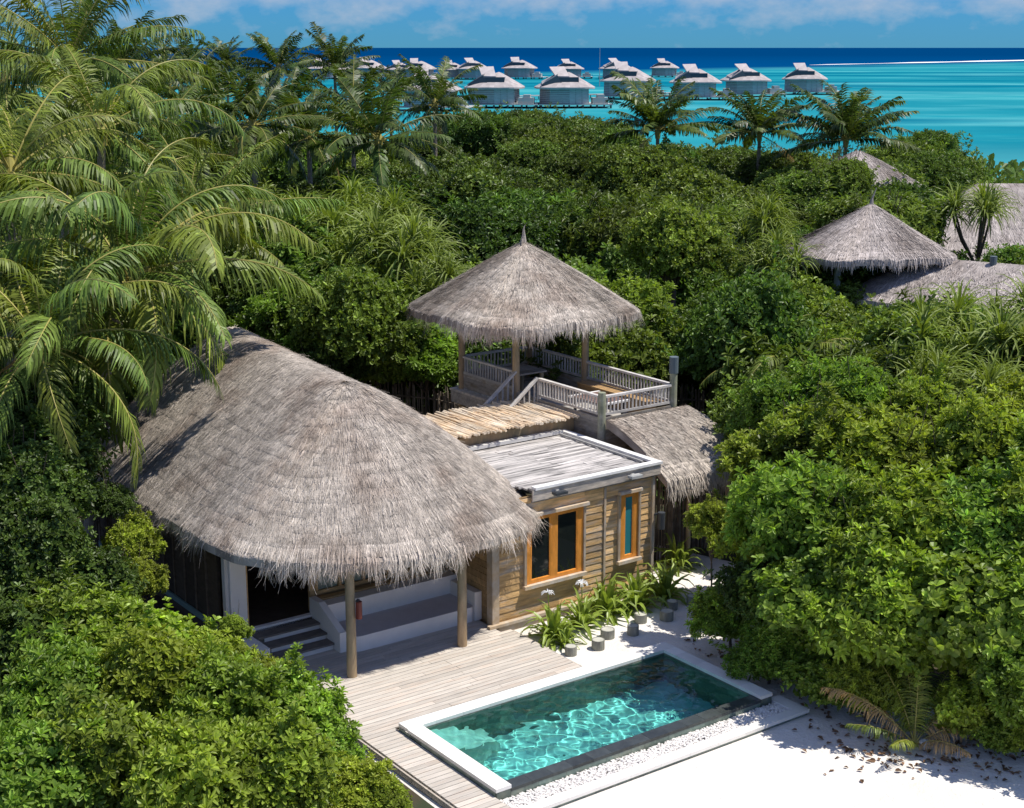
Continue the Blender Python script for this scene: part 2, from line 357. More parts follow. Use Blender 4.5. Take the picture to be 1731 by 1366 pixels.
        Ff = np.concatenate((np.stack((k, k+1, k+2, k+3), -1), np.stack((k+3, k+2, k+4, k+5), -1), np.stack((k+5, k+4, k+6, k+7), -1)))
        tn = np.clip(rg.normal(1.2, .32, nfr), .4, 1.9); fb.add(Vf, Ff, np.tile(tn, 3))
        fb.build(frname, material, ro, off)
    return ro

# ------------------------------------------------------------------ ground, sea
def nmix(n, l, f, a, b):
    m = n.new('ShaderNodeMix'); m.data_type = 'RGBA'
    if f is not None: l.new(f, m.inputs[0])
    for q, s in ((6, a), (7, b)):
        if isinstance(s, tuple): m.inputs[q].default_value = (*s, 1)
        else: l.new(s, m.inputs[q])
    return m.outputs[2]
def noise(n, l, vec, sc, det=5, rough=.6, dist=0):
    z = n.new('ShaderNodeTexNoise'); z.inputs['Scale'].default_value = sc; z.inputs['Detail'].default_value = det; z.inputs['Roughness'].default_value = rough; z.inputs['Distortion'].default_value = dist
    l.new(vec, z.inputs['Vector']); return z.outputs[0]
def mrange(n, l, s, a, b, c=0, d=1):
    r = n.new('ShaderNodeMapRange'); r.inputs[1].default_value = a; r.inputs[2].default_value = b; r.inputs[3].default_value = c; r.inputs[4].default_value = d; l.new(s, r.inputs[0]); return r.outputs[0]
def math_(n, l, op, a, b=None):
    m = n.new('ShaderNodeMath'); m.operation = op
    for q, s in ((0, a), (1, b)):
        if s is None: continue
        if isinstance(s, (int, float)): m.inputs[q].default_value = s
        else: l.new(s, m.inputs[q])
    return m.outputs[0]
def newmat(name):
    m = bpy.data.materials.new(name); m.use_nodes = True; return m, m.node_tree.nodes, m.node_tree.links
def mapped(n, l, scale=(1, 1, 1), coord='Object'):
    c = n.new('ShaderNodeTexCoord'); q = n.new('ShaderNodeMapping'); q.inputs['Scale'].default_value = scale; l.new(c.outputs[coord], q.inputs[0]); return q.outputs[0]
def make_sand():
    m, n, l = newmat('sand'); b = n['Principled BSDF']; v = mapped(n, l)
    c = nmix(n, l, mrange(n, l, noise(n, l, v, .8, 6), .35, .7), (.80, .75, .69), (.69, .64, .575))
    c = nmix(n, l, mrange(n, l, noise(n, l, v, 45, 3), .62, .75, 0, .5), c, (.50, .44, .37))
    l.new(c, b.inputs['Base Color']); b.inputs['Roughness'].default_value = .95; b.inputs['Specular IOR Level'].default_value = .1
    bp = n.new('ShaderNodeBump'); bp.inputs['Strength'].default_value = .8; bp.inputs['Distance'].default_value = .07
    h = math_(n, l, 'ADD', noise(n, l, v, 2.5, 4), math_(n, l, 'MULTIPLY', noise(n, l, v, 14, 5), .5))
    l.new(h, bp.inputs['Height']); l.new(bp.outputs[0], b.inputs['Normal']); return m
M_SAND = make_sand()
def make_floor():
    m, n, l = newmat('shaded_litter'); b = n['Principled BSDF']; v = mapped(n, l)
    c = nmix(n, l, mrange(n, l, noise(n, l, v, 1.3, 6), .4, .6), (.035, .045, .018), (.06, .045, .025))  # litter darkened to paint shade into the gaps between trees
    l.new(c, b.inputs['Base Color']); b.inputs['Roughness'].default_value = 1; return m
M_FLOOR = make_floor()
def make_sea():
    m, n, l = newmat('sea_water'); b = n['Principled BSDF']
    co = n.new('ShaderNodeTexCoord'); sp = n.new('ShaderNodeSeparateXYZ'); l.new(co.outputs['Object'], sp.inputs[0])
    x, y = sp.outputs[0], sp.outputs[1]
    v1 = mapped(n, l, (.005, .008, 1)); v2 = mapped(n, l, (.010, .020, 1)); v3 = mapped(n, l, (.045, .09, 1)); v4 = mapped(n, l, (.0032, .013, 1))
    n1 = noise(n, l, v1, 1, 5, .55, .3); n2 = noise(n, l, v2, 1, 5, .6); n3 = noise(n, l, v3, 1, 4); n4 = noise(n, l, v4, 1, 3, .5)
    turq = nmix(n, l, mrange(n, l, n1, .38, .62), (.005, .17, .23), (.03, .28, .315))
    turq = nmix(n, l, mrange(n, l, n2, .5, .68, 0, .75), turq, (.12, .42, .43))
    turq = nmix(n, l, mrange(n, l, n4, .54, .60, 0, .85), turq, (.0, .13, .20))
    turq = nmix(n, l, mrange(n, l, n3, .5, .75, 0, .3), turq, (.0, .25, .32))
    shore = mrange(n, l, math_(n, l, 'ADD', y, math_(n, l, 'MULTIPLY', n2, 40)), 130, 230, 1, 0)
    turq = nmix(n, l, math_(n, l, 'MULTIPLY', shore, .5), turq, (.20, .54, .48))
    # reef edge: beyond this line the sea is deep; the line runs away to the right
    e = math_(n, l, 'SUBTRACT', y, math_(n, l, 'MULTIPLY', x, 1.30))
    e = math_(n, l, 'ADD', e, math_(n, l, 'MULTIPLY', n1, 190)); e = math_(n, l, 'ADD', e, math_(n, l, 'MULTIPLY', n2, 110))
    deep = mrange(n, l, e, 835, 1000)
    dcol = nmix(n, l, mrange(n, l, y, 600, 2600), (.0, .055, .17), (.0, .038, .125))
    c = nmix(n, l, deep, turq, dcol)
    l.new(c, b.inputs['Base Color']); b.inputs['Roughness'].default_value = .5; b.inputs['Specular IOR Level'].default_value = 0; b.inputs['IOR'].default_value = 1.0
    bp = n.new('ShaderNodeBump'); bp.inputs['Strength'].default_value = .35; bp.inputs['Distance'].default_value = .3
    vb = mapped(n, l, (.25, .7, 1)); l.new(noise(n, l, vb, 1, 5), bp.inputs['Height']); l.new(bp.outputs[0], b.inputs['Normal'])
    return m
# the sea surface is a sheet with an opening under the island's middle
_o4 = [(-30000, -200), (40000, -200), (40000, 40000), (-30000, 40000)]; _i4 = [(-40, 5), (40, 5), (40, 60), (-40, 60)]
sea = MB().add([(*p, -.5) for p in _o4+_i4], [(0, 1, 5, 4), (1, 2, 6, 5), (2, 3, 7, 6), (3, 0, 4, 7)]).build('sea', make_sea(), kind='structure')
# island: outline, gently shelving rim
ISL = [(-260, -60), (60, -60), (75, 20), (72, 70), (58, 106), (47, 128), (44, 133), (30, 150), (0, 158), (-60, 160), (-140, 150), (-260, 120)]
def island():
    b = MB(); P = np.array(ISL, float); c = np.array((-60, 50.)); n = len(P)
    rings = [(1.0, .0), (1.035, -.25), (1.09, -.9)]
    V = [(c[0], c[1], 0)]
    # fine centre sheet is replaced near the pool by the same sheet; pool pit is cut out
    for k, z in rings:
        for p in P: q = c+(p-c)*k; V.append((q[0], q[1], z))
    F = []
    for r in range(len(rings)-1):
        for i in range(n):
            a = 1+r*n+i; d = 1+r*n+(i+1) % n; F.append((a, a+n, d+n, d))
    b.add(V, F)
    # flat top with a rectangular hole for the pool
    hole = [W(.15, -2.95), W(6.42, -2.95), W(6.42, -.15), W(.15, -.15)]
    bm_pts = [(p[0], p[1]) for p in P]
    import mathutils.geometry as mg
    tess = mg.tessellate_polygon([[Vector((x, y, 0)) for x, y in bm_pts], [Vector((x, y, 0)) for x, y in hole]])
    allp = [(x, y, 0) for x, y in bm_pts]+[(x, y, 0) for x, y in hole]
    F = [tuple(t) for t in tess]; A = np.array(allp)
    F = [f if np.cross(A[f[1]][:2]-A[f[0]][:2], A[f[2]][:2]-A[f[0]][:2]) > 0 else f[::-1] for f in F]
    b.add(allp, F); return b
island().build('sand', M_SAND, kind='structure')
# reef flat that breaks the surface far off on the right
sb = MB(); xs = np.linspace(225, 1100, 40); V = []
for i, xx in enumerate(xs):
    yc = 1268+(xx-314)*1.36; h = (12+i*.9)*(1-((i-19.5)/20)**4)+5*math.sin(i*1.3)
    V += [(xx, yc-h, -.46), (xx, yc+h*1.6, -.44)]
sb.add(V, [(2*i, 2*i+2, 2*i+3, 2*i+1) for i in range(39)]); sb.build('sandbank', mat('foam_sand', (.9, .9, .86), .9, .1, noise=.05, var=.05), kind='structure')
# forest floor: everything but the clearing round the pool and the house
def forest_floor():
    import mathutils.geometry as mg
    outer = [W(*p) for p in [(-40, -20), (-6, -20), (-3.2, -8), (-1.6, -5.5), (-.9, -3.2), (-.8, 2.6), (-.8, 3.4), (4.2, 6), (11.0, 6), (12.2, 2.2), (10.8, 1.6), (9.6, -.5), (9.3, -3), (9.0, -6), (8.9, -9), (10, -14), (30, -60)]]
    far = [(58, 20), (56, 70), (46, 104), (34, 128), (20, 140), (-20, 150), (-100, 145), (-200, 110), (-200, -20)]
    poly = outer+far
    tess = mg.tessellate_polygon([[Vector((x, y, 0)) for x, y in poly]]); A = np.array([(x, y, .006) for x, y in poly])
    F = [tuple(t) for t in tess]; F = [f if np.cross(A[f[1]][:2]-A[f[0]][:2], A[f[2]][:2]-A[f[0]][:2]) > 0 else f[::-1] for f in F]
    MB().add(A, F).build('forest_floor', M_FLOOR, kind='structure')
forest_floor()

# ------------------------------------------------------------------ deck
ZD = .16
def deck():
    o = W(0, 0); rg = np.random.default_rng(3)
    root = bpy.data.objects.new('deck', None); COL.objects.link(root); root.location = (*o, 0); root.rotation_euler = (0, 0, UV_ANG); root['kind'] = 'structure'
    b = MB(); pw = .138; v = -6.2
    while v < 5.0:
        u1 = -.015 if v < .02 else (4.56 if v < 2.72 else 4.3)
        u = -.73; k = 0
        if v > .02 and v < .06: v = .06
        while u < u1-.02:
            ln = min(rg.uniform(1.6, 3.4), u1-u)
            if u1-u-ln < .3: ln = u1-u
            dz = rg.uniform(-.002, .002); b.box((u+.004, v+.006, ZD-.03+dz), (u+ln-.004, v+pw-.007, ZD+dz), rg.uniform(.82, 1.08)); u += ln
        v += pw
    d = b.build('planks', M_DECK, root)
    s = MB()
    for x0, y0, x1, y1 in [(-.775, -6.2, -.735, 5.0)]:
        s.box((x0, y0, .02), (x1, y1, ZD-.035), .9); s.box((x0+.004, y0, -.05), (x1, y1, .015), .7)
    s.box((4.562, .03, .0), (4.60, 2.72, ZD-.012), .95)
    s.build('edge_board', M_FASCIA, root)
deck()

# ------------------------------------------------------------------ pool
def pool():
    t = thing('swimming_pool', 'rectangular plunge pool with white stone coping and teal water beside the timber deck', 'pool', 0, 0)
    x, y = 0, 0
    b = MB(); cw = .30; z0, z1 = .235, .30
    # coping slabs, each its own block inside one mesh
    def slabs(a, c, axis, width, ln=.62):
        rg = np.random.default_rng(5); p = a
        while p < c-1e-3:
            q = min(p+ln, c)
            if axis == 'u': b.box((p+.002, width[0], z0), (q-.002, width[1], z1+rg.uniform(-.001, .001)), rg.uniform(.93, 1.05))
            else: b.box((width[0], p+.002, z0), (width[1], q-.002, z1+rg.uniform(-.001, .001)), rg.uniform(.93, 1.05))
            p = q
    slabs(0, 6.58, 'u', (-.30, .03)); slabs(-3.12, -.302, 'v', (-.01, .31)); slabs(-3.12, -.302, 'v', (6.28, 6.58))
    b.build('coping', M_COPING, t)
    # shell: inner walls, floor, outer walls
    s = MB(); D = -1.15; rg = np.random.default_rng(8)
    def wall_tiles(p, q, za, zb, n, tw=.3, th=.15, thick=.03):
        """tiles standing 1 cm proud of a wall from p to q, facing n"""
        p = np.array(p, float); q = np.array(q, float); n = np.array(n, float); ln = np.linalg.norm(q-p); d = (q-p)/ln
        k = int(round(ln/tw)); m = max(1, int(round((zb-za)/th)))
        for i in range(k):
            for j in range(m):
                a = p+d*(ln*i/k+.002); c = p+d*(ln*(i+1)/k-.002); zz0 = za+(zb-za)*j/m+.002; zz1 = za+(zb-za)*(j+1)/m-.002; o = n*rg.uniform(.008, .012)
                V = [(*(a+o), zz0), (*(c+o), zz0), (*(c+o), zz1), (*(a+o), zz1)]
                s.add(V, [(0, 1, 2, 3)], rg.uniform(.65, 1.35))
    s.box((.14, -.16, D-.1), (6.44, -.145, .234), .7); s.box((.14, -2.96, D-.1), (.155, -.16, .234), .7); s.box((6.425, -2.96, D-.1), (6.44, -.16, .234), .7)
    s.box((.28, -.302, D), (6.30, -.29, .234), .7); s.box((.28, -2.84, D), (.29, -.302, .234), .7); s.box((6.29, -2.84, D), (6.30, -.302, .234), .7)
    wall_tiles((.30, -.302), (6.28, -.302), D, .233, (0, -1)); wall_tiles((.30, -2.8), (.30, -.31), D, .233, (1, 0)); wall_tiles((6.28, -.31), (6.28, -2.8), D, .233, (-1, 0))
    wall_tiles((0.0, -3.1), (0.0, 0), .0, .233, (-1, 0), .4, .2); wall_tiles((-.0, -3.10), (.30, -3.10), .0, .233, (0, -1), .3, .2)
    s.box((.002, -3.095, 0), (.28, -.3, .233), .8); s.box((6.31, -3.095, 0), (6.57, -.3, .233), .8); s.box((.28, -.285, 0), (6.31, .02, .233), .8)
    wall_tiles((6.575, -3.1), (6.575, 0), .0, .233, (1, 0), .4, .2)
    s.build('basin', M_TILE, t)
    f = MB(); 
    for i in range(20):
        for j in range(9):
            u = .30+5.98*i/20; v = -2.83+2.53*j/9
            f.box((u+.002, v+.002, D-.02), (u+5.98/20-.002, v+2.53/9-.002, D+rg.uniform(0, .002)), rg.uniform(.82, 1.15))
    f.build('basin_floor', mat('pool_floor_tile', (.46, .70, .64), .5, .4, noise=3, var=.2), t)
    e = MB(); u = .31
    while u < 6.27:
        q = min(u+.45, 6.28); e.box((u+.002, -3.11, .17), (q-.002, -2.83, .225+rg.uniform(0, .003)), rg.uniform(.75, 1.3)); u = q
    s2 = MB(); s2.box((.31, -3.09, -.3), (6.28, -2.845, .168), 1)
    u = .31
    while u < 6.27:
        q = min(u+.3, 6.28); s2.box((u+.002, -3.104, .0), (q-.002, -3.091, .166), rg.uniform(.7, 1.3)*1.3); u = q
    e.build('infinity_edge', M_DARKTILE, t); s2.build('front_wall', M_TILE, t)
    # in-pool bench and steps at the left end
    p = MB(); p.box((.312, -2.8, D), (.62, -.315, -.28), 1.0); p.box((.622, -1.25, D), (1.0, -.315, -.06), 1.05); p.box((1.002, -1.1, D), (1.30, -.315, -.30), .95); p.box((1.302, -.95, D), (1.6, -.315, -.55), .9)
    p.box((.312, -1.25, -.278), (.62, -.315, .06), 1.05)
    p.build('submerged_step', M_PALE, t)
    # water
    nu, nv = 300, 130; uu = np.linspace(.312, 6.268, nu); vv = np.linspace(-2.828, -.313, nv); A, B = np.meshgrid(uu, vv, indexing='ij')
    rr = np.random.default_rng(4); Z = np.zeros_like(A)
    for k in range(46):
        lam = rr.uniform(.13, .62); an = rr.uniform(0, 2*math.pi); kx = 2*math.pi/lam
        Z += .0012*(lam/.4)**1.2*np.sin(kx*(math.cos(an)*A+math.sin(an)*B)+rr.uniform(0, 6.3)+1.1*np.sin(1.7*A+k)+.9*np.sin(2.1*B+2*k))
    V = np.stack((A, B, .205+Z*1.0), -1).reshape(-1, 3); I = (np.arange(nu-1)[:, None]*nv+np.arange(nv-1)[None, :]).ravel()
    wm, n, l = newmat('pool_water'); n.remove(n['Principled BSDF']); o = n['Material Output']
    gl = n.new('ShaderNodeBsdfRefraction'); gl.inputs['IOR'].default_value = 1.33; gl.inputs['Roughness'].default_value = 0; gl.inputs[0].default_value = (.56, .98, .96, 1)
    gs = n.new('ShaderNodeBsdfGlossy'); gs.inputs['Roughness'].default_value = .03
    fz = n.new('ShaderNodeFresnel'); fz.inputs[0].default_value = 1.33
    mx = n.new('ShaderNodeMixShader'); l.new(fz.outputs[0], mx.inputs[0]); l.new(gl.outputs[0], mx.inputs[1]); l.new(gs.outputs[0], mx.inputs[2]); l.new(mx.outputs[0], o.inputs[0])
    wo_ = MB().add(V, np.stack((I, I+nv, I+nv+1, I+1), -1)).build('pool_water', wm, t, smooth=True)
    try:
        so.data.cycles.is_caustics_light = True
        wo_.cycles.is_caustics_caster = True
        for c in t.children:
            if c.name.split('.')[0] in ('basin_floor', 'basin', 'submerged_step', 'front_wall'): c.cycles.is_caustics_receiver = True
    except Exception as ex: print('caustics', ex)
    # ledge round the pebble trough
    g = MB(); rg = np.random.default_rng(9); u = -.4
    while u < 6.9:
        q = min(u+.7, 6.9); g.box((u+.002, -3.80, .06), (q-.002, -3.58, .125), rg.uniform(.93, 1.05)); u = q
    g.box((6.62, -3.578, .06), (6.9, -3.0, .125), 1.0)
    g.build('ledge', M_COPING, t)
    h = MB(); u = -.38
    while u < 6.86:
        q = min(u+.4, 6.88); h.box((u+.002, -3.77, -.05), (q-.002, -3.60, .058), rg.uniform(.6, 1.35)); u = q
    h.box((6.64, -3.598, -.05), (6.87, -3.02, .058), 1); h.build('ledge_wall', M_TILE, t)
    # pebbles
    pb = MB(); rg = np.random.default_rng(12); n_ = 5200
    base = np.array([(math.cos(a)*.9*math.cos(b_), math.sin(a)*.9*math.cos(b_), math.sin(b_)) for b_ in (-.5, .55) for a in np.arange(5)*2*math.pi/5+b_]+[(0, 0, 1.)])
    Fb = [(i, (i+1) % 5, 5+(i+1) % 5, 5+i) for i in range(5)]+[(5+i, 5+(i+1) % 5, 10, 10) for i in range(5)]
    for i in range(n_):
        u = rg.uniform(.02, 6.6); v = rg.uniform(-3.57, -3.125); r = rg.uniform(.016, .034); z = .055+rg.uniform(0, .03)
        a = rg.uniform(0, 6.3); ca, sa = math.cos(a), math.sin(a); q = base*np.array((r*rg.uniform(.8, 1.5), r, r*.7))
        q = np.stack((q[:, 0]*ca-q[:, 1]*sa+u, q[:, 0]*sa+q[:, 1]*ca+v, q[:, 2]+z), -1); pb.add(q, Fb, rg.uniform(.75, 1.1))
    pbo = pb.build('white_pebbles', M_PEBBLE); pbo.location = (*W(0, 0), 0); pbo.rotation_euler = (0, 0, UV_ANG)
    tag(pbo, 'loose white pebbles filling the trough in front of the pool edge', 'pebbles', kind='stuff')
pool()

# ------------------------------------------------------------------ cabin
def cabin():
    t = thing('timber_cabin', 'golden brown plank cabin with two orange framed windows and flat board roof', 'cabin', 4.4, 3.08)
    off = (4.4, 3.08, 0); rg = np.random.default_rng(21)
    b = MB(); VW = 3.08; U1, U2 = 4.46, 8.86
    wins = [(5.19, 6.79, .95, 2.50), (7.85, 8.44, .95, 2.55)]
    b.box((U1, VW+.03, .0), (U2-.01, VW+.06, 1.0-.06), .35)
    zz = .12; ph = .152
    while zz < 2.92:
        z1 = min(zz+ph, 2.93)
        spans = [(U1, 7.40), (7.46, U2)]
        for a, c, wz0, wz1 in wins:
            if z1 > wz0+.02 and zz < wz1-.02:
                ns = []
                for p, q in spans:
                    if a > p and c < q: ns += [(p, a), (c, q)]
                    else: ns.append((p, q))
                spans = ns
        for p, q in spans:
            x = p
            while x < q-.01:
                ln = min(rg.uniform(1.0, 2.6), q-x)
                if q-x-ln < .3: ln = q-x
                # board with a slight lap tilt
                V = [(x+.001, VW, zz+.004), (x+ln-.001, VW, zz+.004), (x+ln-.001, VW+.014, z1-.003), (x+.001, VW+.014, z1-.003),
                     (x+.001, VW+.035, zz+.004), (x+ln-.001, VW+.035, zz+.004), (x+ln-.001, VW+.035, z1-.003), (x+.001, VW+.035, z1-.003)]
                b.add(V, [(0, 1, 2, 3), (0, 4, 5, 1), (3, 2, 6, 7), (0, 3, 7, 4), (1, 5, 6, 2)], rg.uniform(.62, 1.3)); x += ln
        zz += ph
    # backing in pieces round the windows
    def wallrect(u0, u1, z0, z1): b.box((u0, VW+.04, z0), (u1, VW+.12, z1), .4)
    wallrect(U1, U2-.02, .0, .95); wallrect(U1, U2-.02, 2.56, 2.95); wallrect(U1, 5.19, .951, 2.559); wallrect(6.79, 7.85, .951, 2.559); wallrect(8.44, U2-.02, .951, 2.559); wallrect(5.19, 6.79, 2.5, 2.559)
    # right side wall and left side wall
    for U, sgn in ((U2, 1), (U1-.0, -1)):
        zz = .05
        while zz < 2.92:
            for k in range(2):
                v0 = 3.1+k*1.7
                if sgn > 0: b.box((U-.03, v0, zz), (U, v0+1.695, zz+ph-.006), rg.uniform(.6, 1.2))
                elif k == 0: b.box((U, v0+.03, zz), (U+.03, 5.2, zz+ph-.006), rg.uniform(.6, 1.2))
            zz += ph
    b.build('wall', M_CLAD, t, off)
    tr = MB(); tr.box((4.27, 3.04, .16), (4.455, 3.25, 2.93), 1); tr.box((7.402, 3.055, .16), (7.458, 3.078, 2.9), .95); tr.box((8.83, 3.03, .1), (8.90, 3.10, 2.9), .95)
    tr.box((4.15, 2.96, .165), (8.9, 3.075, .23), 1.1); tr.box((4.40, 3.0, -.02), (8.95, 3.07, .162), .75)
    tr.build('corner_trim', M_TRIM, t, off)
    fa = MB(); fa.box((5.3, 2.96, 2.88), (9.0, 3.0, 3.12), 1); fa.box((8.965, 3.001, 2.88), (9.0, 6.6, 3.12), .7); fa.box((5.3, 2.99, 2.84), (8.96, 3.03, 2.879), .6); fa.build('fascia', M_FASCIA, t, off)
    cp = MB(); cp.box((5.36, 2.93, 3.125), (9.03, 3.10, 3.185), 1.05); cp.box((8.86, 3.102, 3.125), (9.03, 6.62, 3.18), .95); cp.box((4.3, 6.45, 3.125), (8.858, 6.6, 3.21), .8)
    cp.box((8.70, 3.3, 3.118), (8.75, 6.4, 3.165), .45)
    cp.build('roof_edge', M_CAP, t, off)
    rf = MB(); v = 3.10
    while v < 6.44:
        u = 5.40-min(.6, (v-3.1)*.5)
        while u < 8.85:
            ln = min(rg.uniform(1.5, 3), 8.855-u); rf.box((u+.002, v+.003, 3.06), (u+ln-.002, min(v+.148, 6.448), 3.10+rg.uniform(-.008, .012)), rg.uniform(.7, 1.25)); u += ln
        v += .15
    rf.box((5.42, 3.11, 3.0), (8.85, 6.44, 3.055), .3)
    rf.build('flat_roof', M_ROOFWOOD, t, off)
    # windows
    def window(u0, u1, z0, z1, panes, glassm, head):
        f = MB(); d0, d1 = 3.055, 3.12
        f.box((u0, d0, z0), (u1, d1, z0+.075), 1); f.box((u0, d0, z1-.075), (u1, d1, z1), 1)
        edges = [u0]+[c for p in panes for c in p]+[u1]
        for i in range(0, len(edges), 2): f.box((edges[i], d0, z0+.076), (edges[i+1], d1, z1-.076), rg.uniform(.9, 1.1))
        wf = f.build('window', M_ORANGE, t, off)
        for p, q in panes:
            g = MB().box((p, 3.085, z0+.076), (q, 3.10, z1-.076)); g.build('pane', glassm, wf, off)
            gg = MB(); gg.box((p, 3.062, z0+.077), (p+.018, 3.084, z1-.077), 1.3); gg.box((q-.018, 3.062, z0+.077), (q, 3.084, z1-.077), 1.3); gg.box((p+.019, 3.062, z0+.077), (q-.019, 3.084, z0+.095), 1.5); gg.build('bead', M_ORANGE, wf, off)
        s = MB(); s.box((u0-.09, 2.96, z0-.085), (u1+.06, 3.078, z0-.005), 1.25); s.build('sill', M_TRIM, wf, off)
        s = MB(); s.box((u0-head, 2.97, z1+.03), (u1+head, 3.078, z1+.10), 1.2); s.build('window_head', M_TRIM, wf, off)
        s = MB(); s.box((u0-.065, 3.02, z0-.004), (u0-.002, 3.078, z1+.029), .9); s.build('frame', M_TRIM, wf, off); s = MB(); s.box((u1+.002, 3.02, z0-.004), (u1+.055, 3.078, z1+.029), .9); s.build('frame', M_TRIM, wf, off)
    gm, n, l = newmat('dark_room_glass'); q = n['Principled BSDF']; q.inputs['Base Color'].default_value = (.012, .016, .014, 1); q.inputs['Roughness'].default_value = .05; q.inputs['Specular IOR Level'].default_value = .6  # opaque pane; its colour carries the unlit room behind
    gt, n, l = newmat('teal_glass'); q = n['Principled BSDF']; q.inputs['Base Color'].default_value = (.03, .20, .22, 1); q.inputs['Roughness'].default_value = .25
    window(5.19, 6.79, .95, 2.48, [(5.33, 5.86), (6.05, 6.62)], gm, .12)
    window(7.87, 8.42, .97, 2.53, [(8.02, 8.27)], gt, .06)
    for i, (u, wd) in enumerate(((5.95, 'left lamp, close to the thatch edge'), (8.12, 'right lamp, over the narrow teal window'))):
        q = thing('wall_lamp', 'small box floodlight on the cabin fascia, '+wd, 'lamp', u, 2.96, 2.98)
        oo = (u, 2.96, 2.98); a = MB(); a.box((u-.04, 2.90, 2.96), (u+.04, 2.958, 3.04)); a.build('bracket', M_GREYM, q, oo)
        a = MB(); a.bar((u-.16, 2.84, 3.0), (u+.16, 2.84, 3.0), .17, .06); a.bar((u-.13, 2.84, 3.035), (u+.13, 2.84, 3.035), .11, .012); a.build('lamp_head', M_GREYM if i else M_METAL, q, oo)
    q = thing('wall_lantern', 'dark cylinder lantern on the right corner of the plank cabin', 'lantern', 8.98, 3.0, 1.6)
    a = MB(); a.tube([(9.02, 2.92, 1.55), (9.02, 2.92, 1.95)], .085, 14); a.build('lamp_body', M_METAL, q, (8.98, 3.0, 1.6))
    a = MB(); a.bar((8.9, 3.04, 1.9), (9.02, 2.97, 1.9), .04, .04); a.build('bracket', M_METAL, q, (8.98, 3.0, 1.6))
cabin()

